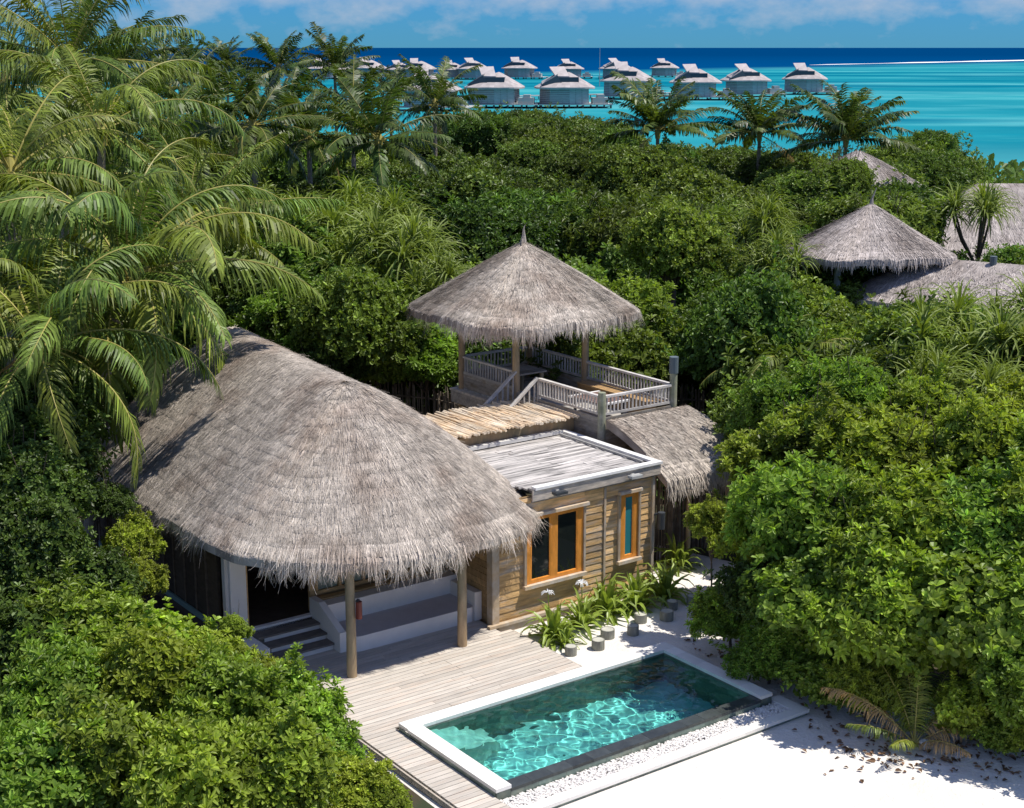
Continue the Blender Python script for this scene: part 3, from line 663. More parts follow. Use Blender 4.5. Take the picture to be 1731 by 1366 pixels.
# ------------------------------------------------------------------ main villa
def villa():
    rg = np.random.default_rng(31)
    t = thing('thatched_villa', 'large villa under a broad rounded grey thatched roof with shaded white porch bench', 'villa', 0, 5.2)
    off = (0, 5.2, 0)
    P = hip_surface((-1.32, 5.98, 2.02, 15.2), (3.4, 2.6, 3.6, 3.6), (2.35, 5.9, 11.4), (5.40, 5.74), 2.62, bulge=.20, soft=.10)
    r = thatch(t, P, off, ns=240, ntt=30, nstr=170000, course=.30, slope=4.8, strw=.0105, strl=.40, nfr=11500, frl=(.22, .60), thick=.17, seed=2, swing=.6, frscale=lambda p: np.where(p[:, 0]+p[:, 1]*.25 < .1, .24, 1.))
    # ridge roll
    k = MB(); n = 1500
    vv = rg.uniform(5.75, 11.5, n); a = rg.uniform(-1.2, 1.2, n); zz = 5.36+(vv-5.9)/5.5*.30
    p0 = np.stack((2.35+np.sin(a)*.05, vv, zz+.035+.01*np.cos(a)), -1); p1 = p0+np.stack((np.sin(a)*.3, rg.normal(0, .08, n), -.17*np.abs(np.sin(a))-.03), -1)
    ww = np.array((0, .009, 0)); V = np.stack((p0-ww, p0+ww, p1+ww, p1-ww), 1).reshape(-1, 3)
    k.add(V, np.arange(n*4).reshape(-1, 4), np.clip(rg.normal(.95, .25, n), .4, 1.6)); k.build('ridge_cap', M_THATCH, r, off)
    FZ = .62
    # floor slab and front wall
    b = MB(); b.box((-1.0, 5.0, 0), (5.6, 14.4, FZ-.03)); b.box((-2.1, 5.6, 0), (-1.002, 13.6, FZ-.30), .8); b.build('floor_slab', M_DARKWOOD, t, off)  # slab coloured dark to stand in for the unlit interior
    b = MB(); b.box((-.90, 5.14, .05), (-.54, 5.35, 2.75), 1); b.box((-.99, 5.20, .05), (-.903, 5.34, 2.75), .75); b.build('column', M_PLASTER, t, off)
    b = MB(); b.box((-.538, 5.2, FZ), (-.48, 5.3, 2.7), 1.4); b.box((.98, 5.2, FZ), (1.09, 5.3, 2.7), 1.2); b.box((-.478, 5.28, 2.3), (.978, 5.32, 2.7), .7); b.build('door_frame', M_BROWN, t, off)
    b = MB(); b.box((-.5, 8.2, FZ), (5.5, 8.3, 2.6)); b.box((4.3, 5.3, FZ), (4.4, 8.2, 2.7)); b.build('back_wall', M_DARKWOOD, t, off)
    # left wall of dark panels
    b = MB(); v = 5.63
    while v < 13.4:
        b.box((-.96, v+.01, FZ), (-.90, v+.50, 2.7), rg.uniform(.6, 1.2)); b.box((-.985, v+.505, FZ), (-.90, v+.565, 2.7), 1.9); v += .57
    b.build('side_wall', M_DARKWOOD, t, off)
    b = MB(); b.box((-1.04, 5.63, FZ-.1), (-.99, 13.4, FZ+.02), .7); b.build('side_sill', mat('mint_sill', (.30, .42, .38), .7, .2, noise=3, var=.1), t, off)
    # window band behind the bench
    b = MB(); b.box((1.092, 5.22, FZ+.02), (4.3, 5.3, .98), .8); b.box((1.092, 5.18, .985), (4.3, 5.30, 1.06), 1.1); b.box((1.092, 5.2, 2.2), (4.3, 5.3, 2.7), .8)
    for q in (1.1, 1.68, 2.28, 2.9, 3.5, 4.22): b.box((q, 5.19, 1.062), (q+.07, 5.3, 2.198), 1.15)
    wb = b.build('window_band', M_BROWN, t, off)
    for i, q in enumerate((1.17, 1.75, 2.35, 2.97, 3.57)):
        g = MB().box((q+.005, 5.24, 1.065), ((1.68, 2.28, 2.9, 3.5, 4.22)[i]-.005, 5.25, 2.195))
        g.build('pane', MATS.get('porch_pane') or mat('porch_pane', (.20, .24, .20), .15, .5, noise=3, var=.3), wb, off)
    b = MB(); b.box((1.0, 4.93, .80), (4.46, 5.10, .97), 1); b.build('window_ledge', M_BROWN, t, off)
    # side wall of the cabin seen in the porch
    b = MB(); zz = .18
    while zz < 2.8:
        b.box((4.40, 3.27, zz), (4.45, 5.3, zz+.145), rg.uniform(.7, 1.2)); zz += .152
    b.build('porch_end_wall', M_BROWN, t, off)
    # built-in bench
    b = MB(); b.box((1.06, 4.60, ZD), (4.38, 4.92, .93), 1)               # back
    b.box((4.20, 3.62, ZD), (4.385, 4.597, .82), 1)                       # right arm
    b.box((.90, 3.80, ZD-.02), (1.055, 5.1, .60), 1); 
    V = [(.90, 3.85, .60), (1.055, 3.85, .60), (1.055, 5.1, .60), (.90, 5.1, .60), (.90, 4.7, 1.0), (1.055, 4.7, 1.0), (1.055, 5.1, 1.0), (.90, 5.1, 1.0)]
    b.add(V, [(0, 1, 5, 4), (4, 5, 6, 7), (0, 4, 7, 3), (1, 2, 6, 5)], 1)
    # seat block with rounded front corners
    pts = [(1.06, 4.60)]+[(1.06+.30-.30*math.cos(a), 3.62+.30-.30*math.sin(a)) for a in np.linspace(0, math.pi/2, 9)]+[(4.2-.12+.12*math.sin(a), 3.62+.12-.12*math.cos(a)) for a in np.linspace(0, math.pi/2, 5)]+[(4.2, 4.60)]
    n = len(pts); V = [(x, y, ZD) for x, y in pts]+[(x, y, .50) for x, y in pts]; b.add(V, [(i, i+1, n+i+1, n+i) for i in range(n-1)], 1)
    bench = b.build('bench', M_PLASTER, t, off)
    b = MB(); cxy = (2.6, 4.2); V = [(x, y, .503) for x, y in pts]+[(*cxy, .503)]; b.add(V, [(i, i+1, n, n) for i in range(n-1)]+[(n-1, 0, n, n)], 1); b.build('bench_seat', M_CUSHION, bench, off)
    # steps
    b = MB(); c = MB()
    for i, (v0, z) in enumerate(((4.05, .16+.14), (4.35, .16+.27), (4.65, .16+.40))):
        b.box((-.40, v0+.03, ZD-.1), (.895, v0+.40, z-.03), 1); c.box((-.55, v0-.02, z-.028), (.893, v0+.29, z+.012), rg.uniform(.85, 1.15))
    b.box((-.98, 5.0, ZD), (1.05, 5.12, FZ+.02), 1); b.box((-.95, 4.1, -.05), (-.56, 4.99, FZ-.1), .9)
    b.build('stair', M_PLASTER, t, off); c.build('tread', M_STEP, t, off)
    for u, v in ((.51, 2.64), (3.19, 2.63)):
        p = MB(); p.tube([(u, v, ZD-.02), (u+.01, v, 1.2), (u, v, 2.42)], (.105, .10, .095), 14); p.build('post', M_POST, t, off, smooth=True)
    for u, v in ((-.75, 5.0), (5.4, 14.0)): pass
    q = thing('hanging_lantern', 'dark red cylinder lantern fixed to the left porch post', 'lantern', .60, 2.50, 1.45)
    a = MB(); a.tube([(.63, 2.50, 1.42), (.63, 2.50, 1.78)], .065, 14); a.build('lamp_body', M_RED, q, (.60, 2.50, 1.45))
    a = MB(); a.bar((.60, 2.54, 1.8), (.63, 2.50, 1.8), .10, .03); a.build('bracket', M_METAL, q, (.60, 2.50, 1.45))
villa()

# ------------------------------------------------------------------ bamboo canopy between villa and tower
def bamboo():
    t = thing('bamboo_canopy', 'low canopy of golden split bamboo poles between villa thatch and lookout tower', 'canopy', 7.6, 7.5); off = (7.6, 7.5, 0); rg = np.random.default_rng(41)
    b = MB(); u = 5.2
    while u < 9.36:
        r = rg.uniform(.018, .032); y0 = 6.44+rg.uniform(-.10, .06); y1 = 8.72+rg.uniform(-.12, .14); sk = rg.normal(0, .03); zz = 3.50+rg.uniform(-.01, .035)
        b.tube([(u, y0, zz), (u+sk*.5+rg.normal(0, .01), (y0+y1)/2, zz+rg.uniform(-.01, .02)), (u+sk, y1, zz+rg.uniform(-.01, .02))], (r*1.1, r, r*.85), 6, rg.uniform(.62, 1.22)); u += r*1.75
    for i in range(46):
        u = rg.uniform(5.3, 9.2); r = .016; sk = rg.normal(0, .18); y0 = rg.uniform(6.4, 7.2); b.tube([(u, y0, 3.55), (u+sk, y0+rg.uniform(.9, 1.6), 3.56)], r, 6, rg.uniform(.7, 1.3))
    b.build('bamboo_poles', M_BAMBOO, t, off)
    b = MB(); b.box((5.0, 6.63, 3.12), (9.33, 6.69, 3.42), .8); b.box((9.27, 6.70, 3.0), (9.33, 8.6, 3.42), .7); b.box((5.0, 8.5, 3.3), (9.26, 8.56, 3.44), .8); b.build('beam', M_POST, t, off)
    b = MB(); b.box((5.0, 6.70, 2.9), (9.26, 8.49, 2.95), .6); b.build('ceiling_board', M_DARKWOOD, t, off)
bamboo()

# ------------------------------------------------------------------ lookout tower
TF = 3.25
def railing(parent, off, p, q, zb, zt, n=None, post=True, mat_=None):
    """handrail + balusters between p and q (u,v) ; one part with the handrail as sub-part"""
    p = np.array(p, float); q = np.array(q, float); ln = np.linalg.norm(q-p); d = (q-p)/ln; k = n or int(ln/.125); rg = np.random.default_rng(int(ln*100)); b = MB()
    z0 = zb if np.ndim(zb) else (zb, zb); z1 = zt if np.ndim(zt) else (zt, zt)
    for i in range(k+1):
        f = (i+.5)/(k+1); x, y = p+d*ln*f; w_ = .034
        b.box((x-w_/2, y-w_/2, z0[0]+(z0[1]-z0[0])*f+.03), (x+w_/2, y+w_/2, z1[0]+(z1[1]-z1[0])*f-.04), rg.uniform(.75, 1.15))
    b.bar((*p, z0[0]+.03), (*q, z0[1]+.03), .05, .06, .9)
    o = b.build('railing', mat_ or M_RAIL, parent, off)
    h = MB(); h.bar((*p, z1[0]), (*q, z1[1]), .10, .055, 1.15); h.build('handrail', mat_ or M_RAIL, o, off)
    return o
def tower():
    rg = np.random.default_rng(51); t = thing('lookout_pavilion', 'tall open lookout pavilion with pointed thatch hat and railed wooden terrace', 'pavilion', 10.55, 9.2); off = (10.55, 9.2, 0)
    u1, u2, v0, v1, v2 = 9.40, 11.75, 5.62, 9.2, 11.75
    # platform: boards, under-frame, skirt
    b = MB(); v = v0
    while v < v2+.3:
        b.box((u1-.02, v+.003, TF-.04), (u2+.02, min(v+.137, v2+.3)-.003, TF+rg.uniform(-.002, .002)), rg.uniform(.75, 1.15)); v += .14
    b.build('floor_boards', M_RAIL, t, off)
    b = MB(); zz = TF-.55
    for i in range(7):
        for (p, q) in (((u1-.03, v0), (u1-.03, v1+.2)), ((u1, v0-.03), (u2, v0-.03)), ((u2+.03, v0), (u2+.03, v2+.3))):
            b.bar((*p, zz+i*.142), (*q, zz+i*.142), .03, .137, rg.uniform(.75, 1.2))
    b.build('skirt_boards', M_GREYWOOD, t, off)
    # terrace rails (left side leaves a gap for the stair)
    s = TF+.42
    railing(t, off, (u1, v0+.1), (u1, 8.15), s, s+.47); railing(t, off, (u1+.1, v0), (u2-.1, v0), s, s+.47); railing(t, off, (u2, v0+.1), (u2, v1-.1), s, s+.47)
    railing(t, off, (u2, v1+.1), (u2, v2-.1), s, s+.47); railing(t, off, (u1+.1, v2), (u2-.1, v2), s, s+.47); railing(t, off, (u1, v1+.1), (u1, v2-.1), s, s+.47)
    # low panels in the pavilion
    b = MB()
    for i in range(4):
        for p, q in (((u1, v1+.1), (u1, v2-.1)), ((u1+.1, v2), (u2-.1, v2))): b.bar((*p, TF+.06+i*.105), (*q, TF+.06+i*.105), .04, .10, rg.uniform(.8, 1.15))
    b.build('wall_panel', M_GREYWOOD, t, off)
    b = MB(); b.box((u1-.25, v1+.3, TF-.08), (u1-.06, v2+.25, TF-.02), 1.2); b.box((u1-.24, v1+.3, TF-.4), (u1-.20, v2+.2, TF-.081), .8); b.build('outer_ledge', M_FASCIA, t, off)
    # benches along the right side
    b = MB(); b.box((u2-.50, v0+.1, TF+.01), (u2-.06, v1-.3, TF+.40), .6); b.build('bench_base', M_BROWN, t, off)
    b = MB()
    for i in range(4): b.box((u2-.52+i*.115, v0+.1, TF+.401), (u2-.52+i*.115+.105, v1-.3, TF+.43), rg.uniform(.9, 1.1))
    b.build('bench_top', M_BROWN, t, off)
    # posts
    for k, (u, v, top, m_) in enumerate(((u1, v1, 5.5, M_POST), (u1, v2, 5.5, M_POST), (u2, v1, 5.5, M_POST), (u2, v2, 5.5, M_POST), (u1, v0, 4.26, M_GREENPOST), (u2, v0, 4.84, M_GREENPOST), (u1, 8.2, 4.16, M_RAIL))):
        p = MB(); rr = .095 if k < 6 else .05; p.tube([(u, v, 0), (u, v, TF), (u, v, top)], (rr*1.1, rr*1.05, rr), 14); p.build('post', m_, t, off, smooth=False)
    p = MB(); p.tube([(u2, v0, 4.45), (u2, v0, 4.87)], .115, 14); p.build('post_cap', M_METAL if False else mat('blue_grey_cap', (.12, .15, .16), .6, .3), t, off)
    # stair down to the villa side, on the left
    for vv in (8.2, 9.15):
        railing(t, off, (u1-.05, vv), (u1-1.75, vv), (TF+.05, TF-1.3), (TF+.92, TF-.42), 9, mat_=M_RAIL)
    b = MB()
    for i in range(7): b.box((u1-.3-i*.24, 8.25, TF-.20-i*.185), (u1-.06-i*.24, 9.1, TF-.16-i*.185), 1)
    b.build('stair_tread', M_GREYWOOD, t, off)
    # roof
    cu, cv = (u1+u2)/2, (v1+v2)/2; hw = 2.58
    P = hip_surface((cu-hw, cu+hw, cv-hw, cv+hw), (1.15,)*4, (cu, cv, cv), (7.36, 7.36), 5.56, bulge=.03)
    r = thatch(t, P, off, ns=160, ntt=20, nstr=70000, course=.24, slope=3.2, strw=.012, strl=.36, nfr=6500, frl=(.22, .52), thick=.20, seed=5, name='roof')
    f = MB(); f.tube([(cu, cv, 7.35), (cu+.0, cv-.02, 7.55), (cu-.03, cv-.05, 7.72)], (.09, .05, .025), 8, .8); f.tube([(cu-.03, cv-.05, 7.72), (cu-.0, cv-.05, 7.80), (cu+.05, cv-.08, 7.90)], (.025, .015, .008), 6, .6)
    f.tube([(cu, cv, 7.5), (cu-.12, cv-.1, 7.38), (cu-.22, cv-.2, 7.18)], (.03, .02, .01), 6, .55); f.build('finial', M_THATCH, r, off)
    b = MB(); 
    for p, q in (((u1, v1), (u2, v1)), ((u2, v1), (u2, v2)), ((u2, v2), (u1, v2)), ((u1, v2), (u1, v1))): b.bar((*p, 5.45), (*q, 5.45), .12, .14, .8)
    b.build('roof_beam', M_POST, t, off)
    # dining table under the roof, low table on the terrace
    q = thing('dining_table', 'square wooden table shaded under the pointed pavilion roof', 'table', 10.1, 9.9, TF); o2 = (10.1, 9.9, TF)
    b = MB()
    for i in range(8): b.box((9.62, 9.45+i*.14, TF+.70), (10.62, 9.45+i*.14+.135, TF+.74), rg.uniform(.85, 1.15))
    b.build('table_top', M_GREYWOOD, q, o2)
    for du, dv in ((9.72, 9.55), (10.52, 9.55), (9.72, 10.45), (10.52, 10.45)): MB().box((du-.04, dv-.04, TF+.002), (du+.04, dv+.04, TF+.698), 1).build('leg', M_POST, q, o2)
    q = thing('low_table', 'low reddish brown slatted table on the sunny terrace of the lookout', 'table', 10.45, 7.0, TF); o2 = (10.45, 7.0, TF)
    b = MB()
    for i in range(7): b.box((10.02+i*.125, 6.45, TF+.44), (10.02+i*.125+.115, 7.55, TF+.47), rg.uniform(.8, 1.2))
    b.build('table_top', mat('table_slats', (.24, .15, .12), .6, .3, noise=4, var=.2, stretch=(4, 1, 1)), q, o2)
    MB().box((9.93, 7.56, TF+.43), (10.95, 7.64, TF+.475)).box((9.93, 6.36, TF+.43), (10.95, 6.44, TF+.475)).build('end_board', M_CAP, q, o2)
    for du in (10.06, 10.82):
        for dv in (6.5, 7.5): MB().box((du-.03, dv-.03, TF+.002), (du+.03, dv+.03, TF+.435)).build('leg', M_METAL, q, o2)
tower()

# ------------------------------------------------------------------ thatched lean-to right of the cabin
def leanto():
    t = thing('thatched_lean_to', 'small sloping thatched lean-to against the lookout terrace, right of the cabin', 'lean-to', 10.7, 5.5); off = (10.7, 5.5, 0)
    P = plane_surface((9.45, 5.50, 3.58), (12.1, 5.50, 3.58), (12.75, 3.55, 2.45), (9.75, 3.55, 2.45), bulge=.12)
    thatch(t, P, off, closed=False, ns=70, ntt=16, nstr=15000, course=.26, slope=2.3, strw=.018, strl=.38, nfr=2600, frl=(.25, .6), thick=.20, seed=8)
    for u, v, z in ((9.6, 4.1, 2.6), (12.2, 4.0, 2.55), (10.9, 4.0, 2.55)):
        p = MB(); p.tube([(u, v, 0), (u, v, z)], .06, 10); p.build('post', M_POST, t, off)
    b = MB(); rg = np.random.default_rng(61); u = 9.35
    while u < 12.6:
        b.tube([(u, 4.55+rg.normal(0, .02), 0), (u+rg.normal(0, .03), 4.55, 2.55+rg.uniform(-.1, .1))], rg.uniform(.016, .028), 5, rg.uniform(.4, 1.0)); u += .05
    b.build('stick_screen', M_STICK, t, off)
    q = thing('shower_wall', 'small pale plaster wall panel in the gap right of the cabin', 'wall', 9.5, 4.2); MB().box((9.25, 4.20, 0), (9.95, 4.28, 1.35)).build('panel', M_PLASTER, q, (9.5, 4.2, 0))
leanto()
def fence(name, label, pts, h, seed, step=.055):
    rg = np.random.default_rng(seed); x0, y0 = pts[0]; t = wthing(name, label, 'fence', x0, y0); b = MB()
    for (xa, ya), (xb, yb) in zip(pts[:-1], pts[1:]):
        ln = math.hypot(xb-xa, yb-ya); k = int(ln/step)
        for i in range(k):
            f = (i+rg.uniform(-.3, .3))/k; x, y = xa+(xb-xa)*f, ya+(yb-ya)*f; hh = h+rg.uniform(-.22, .22)
            b.tube([(x+rg.normal(0, .03), y+rg.normal(0, .03), 0), (x+rg.normal(0, .05), y+rg.normal(0, .03), hh)], rg.uniform(.014, .03), 5, rg.uniform(.5, 1.5))
    b.build('sticks', M_STICK, t, (x0, y0, 0))
    for z in (.6, h-.35):
        r = MB()
        for (xa, ya), (xb, yb) in zip(pts[:-1], pts[1:]): r.bar((xa, ya-.05, z), (xb, yb-.05, z), .04, .05, .8)
        r.build('cross_rail', M_STICK, t, (x0, y0, 0))
fence('stick_fence', 'uneven fence of upright sticks between villa roof and lookout tower', [at(560, 640, 2.1), at(660, 648, 2.15), at(730, 655, 2.15), at(800, 672, 2.15)], 2.15, 1)
fence('stick_fence', 'uneven fence of upright sticks right of the lookout terrace', [W(12.3, 12.5), at(1150, 655, 2.2), at(1252, 664, 2.2), W(15.2, 5.2), W(13.6, 3.6)], 2.2, 2)
fence('stick_fence', 'dark stick fence behind the bushes beside the lean-to', [W(12.6, 4.4), W(13.6, 3.6), W(13.2, 1.6)], 2.0, 3)

# ------------------------------------------------------------------ stumps
for i, ((x, y), lab) in enumerate(zip([(965, 1107), (1011, 1097), (1027, 1078), (1070, 1073), (1083, 1052), (1127, 1048), (1136, 1030), (1171, 1022)],
        ['log stump standing nearest to the deck', 'log stump second from the deck in the front row', 'log stump tight under the middle lily leaves', 'log stump in full sun between cabin and pool corner', 'small log stump close behind the one nearest the pool corner',
         'log stump half in tree shade beyond the sunny ones', 'log stump behind, in the dappled shade under the last lily', 'log stump farthest right, beside the big bush'])):
    x, y = at(x, y-4, .05); t = wthing('log_stump', lab, 'stump', x, y, 0, rz=i*1.3, sc=(.95+.1*(i % 3), .95+.1*(i % 3), 1+.08*(i % 2)), group='log stumps set in the sand by the cabin')
    MB().tube([(0, 0, -.02), (0, 0, .20)], .135, 18, cap=False).build('stump_side', M_STUMP, t)
    V = [(math.cos(a)*.134, math.sin(a)*.134, .198) for a in np.linspace(0, 2*math.pi, 18, endpoint=False)]+[(math.cos(a)*.11, math.sin(a)*.11, .196) for a in np.linspace(0, 2*math.pi, 18, endpoint=False)]+[(0, 0, .19)]
    MB().add(V, [(j, (j+1) % 18, 18+(j+1) % 18, 18+j) for j in range(18)]+[(18+j, 18+(j+1) % 18, 36, 36) for j in range(18)], [.6]*18+[1.1]*18).build('stump_top', M_STUMPTOP, t)
x, y = at(1562, 1270, 0); t = wthing('path_light', 'small grey mushroom path light in the sand by the young palm', 'lamp', x, y)
MB().tube([(0, 0, 0), (0, 0, .20)], .025, 10).build('stem', M_GREYM, t); MB().tube([(0, 0, .17), (0, 0, .21), (0, 0, .24)], (.10, .085, .01), 14).build('lamp_shade', M_GREYM, t)

# ------------------------------------------------------------------ other thatched roofs of the resort
def pavilion_far():
    t = wthing('thatched_pavilion', 'open thatched pavilion with pointed hat roof standing among the trees on the right', 'pavilion', 13.6, 56.2, 0, rz=R(8))
    s = .97; P = hip_surface((-2.75, 2.75, -2.4, 2.4), (.9,)*4, (0, 0, 0), (6.75, 6.75), 4.95, bulge=-.02)
    r = thatch(t, P, (0, 0, 0), ns=120, ntt=16, nstr=16000, course=.26, slope=3.4, strw=.022, strl=.38, nfr=2600, frl=(.2, .45), thick=.22, seed=15, material=M_THATCH_B)
    MB().tube([(0, 0, 6.7), (.03, 0, 6.95), (.18, 0, 7.35)], (.09, .04, .012), 7, .7).build('finial', M_THATCH_B, r)
    for x, y in ((-1.75, -1.5), (1.75, -1.5), (-1.75, 1.5), (1.75, 1.5), (.3, -1.6)):
        if x == .3: continue
        MB().tube([(x, y, 0), (x, y, 5.1)], .12, 10).build('post', M_VPOST if False else mat('blue_post', (.22, .25, .26), .8, .2, noise=4, var=.2), t)
    b = MB(); b.box((-1.9, -1.7, 2.9), (1.9, 1.7, 3.05)); b.box((-1.85, -1.65, 3.05), (1.85, -1.6, 3.55), .9); b.box((-1.85, 1.6, 3.05), (1.85, 1.65, 3.55), .9); b.box((-.9, -.6, 3.06), (1.2, .6, 3.55), 1.2); b.build('platform', M_GREYWOOD, t)
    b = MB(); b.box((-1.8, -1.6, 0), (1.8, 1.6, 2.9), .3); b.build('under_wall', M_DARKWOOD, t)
pavilion_far()
def ridge_roof(label, c, half, ridge, zr, ze, rz, nstr, seed, walls=True, rad=1.2):
    t = wthing('thatched_house', label, 'house', *c, 0, rz=rz)
    P = hip_surface((-half[0], half[0], -half[1], half[1]), (rad,)*4, (0, -ridge, ridge), (zr, zr), ze, bulge=.06)
    thatch(t, P, (0, 0, 0), ns=140, ntt=16, nstr=nstr, course=.32, slope=4.2, strw=.026, strl=.45, nfr=1600, frl=(.2, .4), thick=.25, seed=seed, material=M_THATCH_B)
    if walls: MB().box((-half[0]+.7, -half[1]+.7, 0), (half[0]-.7, half[1]-.7, ze+.1), .5).build('wall', M_GREYWOOD, t)
    return t
# long low roof at the right edge in front of the pavilion
ridge_roof('long low thatched roof cut by the right edge of the photo, below the open pavilion', (18.9, 52.9), (2.5, 6.6), 4.3, 4.85, 3.45, R(57), 15000, 20)
p = wthing('chimney_post', 'dark round post standing up behind the long low roof on the right', 'post', *at(1677, 470, 4.3)); MB().tube([(0, 0, 0), (0, 0, 5.0)], .11, 10).build('shaft', M_POST, p); MB().tube([(0, 0, 4.5), (0, 0, 5.1)], .13, 10).build('post_cap', MATS['blue_grey_cap'], p)
ridge_roof('big thatched roof behind the spiky bush at the right edge', (24.2, 72.0), (4.8, 5.8), 1.6, 6.1, 2.9, R(88), 16000, 22)
ridge_roof('pointed thatched roof almost hidden by trees under the right hand palm', (20.0, 86.5), (2.8, 2.8), .1, 6.7, 4.9, R(20), 7000, 24, rad=.6)
ridge_roof('grey roof glimpsed between the palm crowns at the upper left', (-19.4, 78.5), (4.0, 5.0), 2.0, 6.3, 4.2, R(30), 6000, 26, rad=.8)

# ------------------------------------------------------------------ leaves
def leaf_batch(b, base, axis, nrm, ln, wd, tint, fold=.18, droop=.15):
    """vectorised spoon shaped leaves: base (n,3), axis (n,3) unit, nrm (n,3)"""
    n = len(base); side = np.cross(axis, nrm); side /= np.linalg.norm(side, axis=1, keepdims=True)+1e-9; up = np.cross(side, axis)
    L_ = ln[:, None]; W_ = wd[:, None]
    m = base+axis*L_*.5; m2 = base+axis*L_*.85-up*L_*droop*.5; tip = base+axis*L_-up*L_*droop
    V = np.stack((base, m+side*W_*.42+up*W_*fold, m2+side*W_*.36+up*W_*fold*.6, tip, m2-side*W_*.36+up*W_*fold*.6, m-side*W_*.42+up*W_*fold), 1).reshape(-1, 3)
    k = np.arange(n)*6; F = np.concatenate((np.stack((k, k+1, k+2, k+3), -1), np.stack((k, k+3, k+4, k+5), -1)))
    b.add(V, F, np.tile(tint, 2))
def unit(a): return a/(np.linalg.norm(a, axis=-1, keepdims=True)+1e-9)
def crown(seed, Rr, nlobe, nclus, per, ll, lw, elev=(15, 75), lobe=(.34, .5), up=.5, zmin=-.35, depth=.35, tsd=.16, sprig=0, yellow=.02, core=.5):
    rg = np.random.default_rng(seed); Rr = np.array(Rr, float); b = MB()
    c = unit(rg.normal(0, 1, (nlobe, 3))); c[:, 2] = np.abs(c[:, 2])*1.0-.25; c *= rg.uniform(.38, .66, (nlobe, 1)); c[0] = (0, 0, .3)
    r = rg.uniform(*lobe, nlobe); lt = rg.normal(1, .17, nlobe)
    li = rg.choice(nlobe, nclus*3, p=r**2/np.sum(r**2)); d = unit(rg.normal(0, 1, (nclus*3, 3)))
    lump = 1+.24*np.sin(d[:, 0]*7+li)*np.sin(d[:, 1]*6+li*2)*np.sin(d[:, 2]*6+li*3)
    rad = r[li]*lump*(1-depth*rg.uniform(0, 1, len(li))**2.2); p = c[li]+d*rad[:, None]
    ok = (p[:, 2] > zmin) & (d[:, 2] > -.55)
    for k in range(nlobe):
        dd = np.linalg.norm(p-c[k], axis=1); ok &= ~((dd < r[k]*.68) & (li != k))
    idx = np.nonzero(ok)[0][:nclus]; p = p[idx]*Rr; d = d[idx]; li = li[idx]; n = len(idx)
    ax = unit(d*(1-up)+np.array((0, 0, 1.))*up+rg.normal(0, .22, (n, 3)))
    ns = max(8, nclus//40); q0 = rg.integers(0, len(p), ns); top_ = np.linalg.norm(p[q0]/Rr, axis=1) > .75; q0 = q0[top_]
    sd_ = unit(d[q0]*.6+np.array((0, 0, .7))+rg.normal(0, .25, (len(q0), 3))); P2, D2, L2 = [], [], []
    for j in range(7): P2.append(p[q0]+sd_*(.05+.07*j)*(Rr[0]/1.35)+rg.normal(0, .035, (len(q0), 3))*Rr[0]/1.35); D2.append(sd_); L2.append(li[q0])
    p = np.concatenate([p]+P2); d = np.concatenate([d]+D2); li = np.concatenate([li]+L2); n = len(p)
    ax = unit(d*(1-up)+np.array((0, 0, 1.))*up+rg.normal(0, .25, (n, 3)))
    if sprig: p = p+ax*np.minimum(rg.exponential(sprig, n), sprig*2.6)[:, None]
    t1 = unit(np.cross(ax, rg.normal(0, 1, (n, 3)))); t2 = np.cross(ax, t1)
    ct = lt[li]*rg.normal(1, .10, n)
    ph = rg.uniform(0, 6.28, n)
    for j in range(per):
        a = ph+j*2.39996; f = (j+.5)/per; el = np.radians(elev[0]+(elev[1]-elev[0])*f+rg.normal(0, 9, n))
        dirv = unit((t1*np.cos(a)[:, None]+t2*np.sin(a)[:, None])*np.cos(el)[:, None]+ax*np.sin(el)[:, None])
        ln = ll*rg.uniform(.7, 1.2, n)*(1-.35*f); tn = np.clip(ct*rg.normal(1, tsd, n)*(.9+.25*f), .35, 1.9)
        yl = rg.uniform(0, 1, n) < yellow; tn = np.where(yl, tn*1.9, tn)
        leaf_batch(b, p+ax*(ll*.25*f), dirv, ax, ln, lw*ln/ll*rg.uniform(.8, 1.2, n), tn)
    # inner, sparser leaves that close the crown
    if core:
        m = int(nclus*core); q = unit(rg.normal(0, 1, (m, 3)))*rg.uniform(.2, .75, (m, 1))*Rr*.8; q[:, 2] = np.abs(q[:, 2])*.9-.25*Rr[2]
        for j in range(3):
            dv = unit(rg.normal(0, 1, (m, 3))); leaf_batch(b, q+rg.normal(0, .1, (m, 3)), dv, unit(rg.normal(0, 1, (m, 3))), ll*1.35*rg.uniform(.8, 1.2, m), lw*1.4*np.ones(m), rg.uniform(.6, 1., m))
    return b
def limbs(seed, Rr, zc, nb=9, r0=.09):
    """trunk and limbs, top at crown centre height zc (origin at the crown centre)"""
    rg = np.random.default_rng(seed); b = MB(); base = np.array((rg.normal(0, .15), rg.normal(0, .15), -zc)); fork = np.array((0, 0, -Rr[2]*.55))
    b.tube([base, (base+fork)/2+rg.normal(0, .08, 3), fork], (r0*1.2, r0, r0*.85), 8)
    for i in range(nb):
        a = 6.28*i/nb+rg.normal(0, .3); e = rg.uniform(.3, 1.1); tip = np.array((math.cos(a)*math.cos(e)*Rr[0], math.sin(a)*math.cos(e)*Rr[1], math.sin(e)*Rr[2]))*.8
        b.tube([fork, fork*.5+tip*.5+rg.normal(0, .12, 3), tip], (r0*.55, r0*.35, r0*.12), 6)
    return b
PROTO = {}
def proto(name, b, m, objname):
    o = b.build(objname, m); hide_proto(o); PROTO[name] = o; return o
RA = (1.35, 1.35, 1.25); RB = (2.3, 2.3, 2.0); RC = (3.1, 3.1, 2.5)
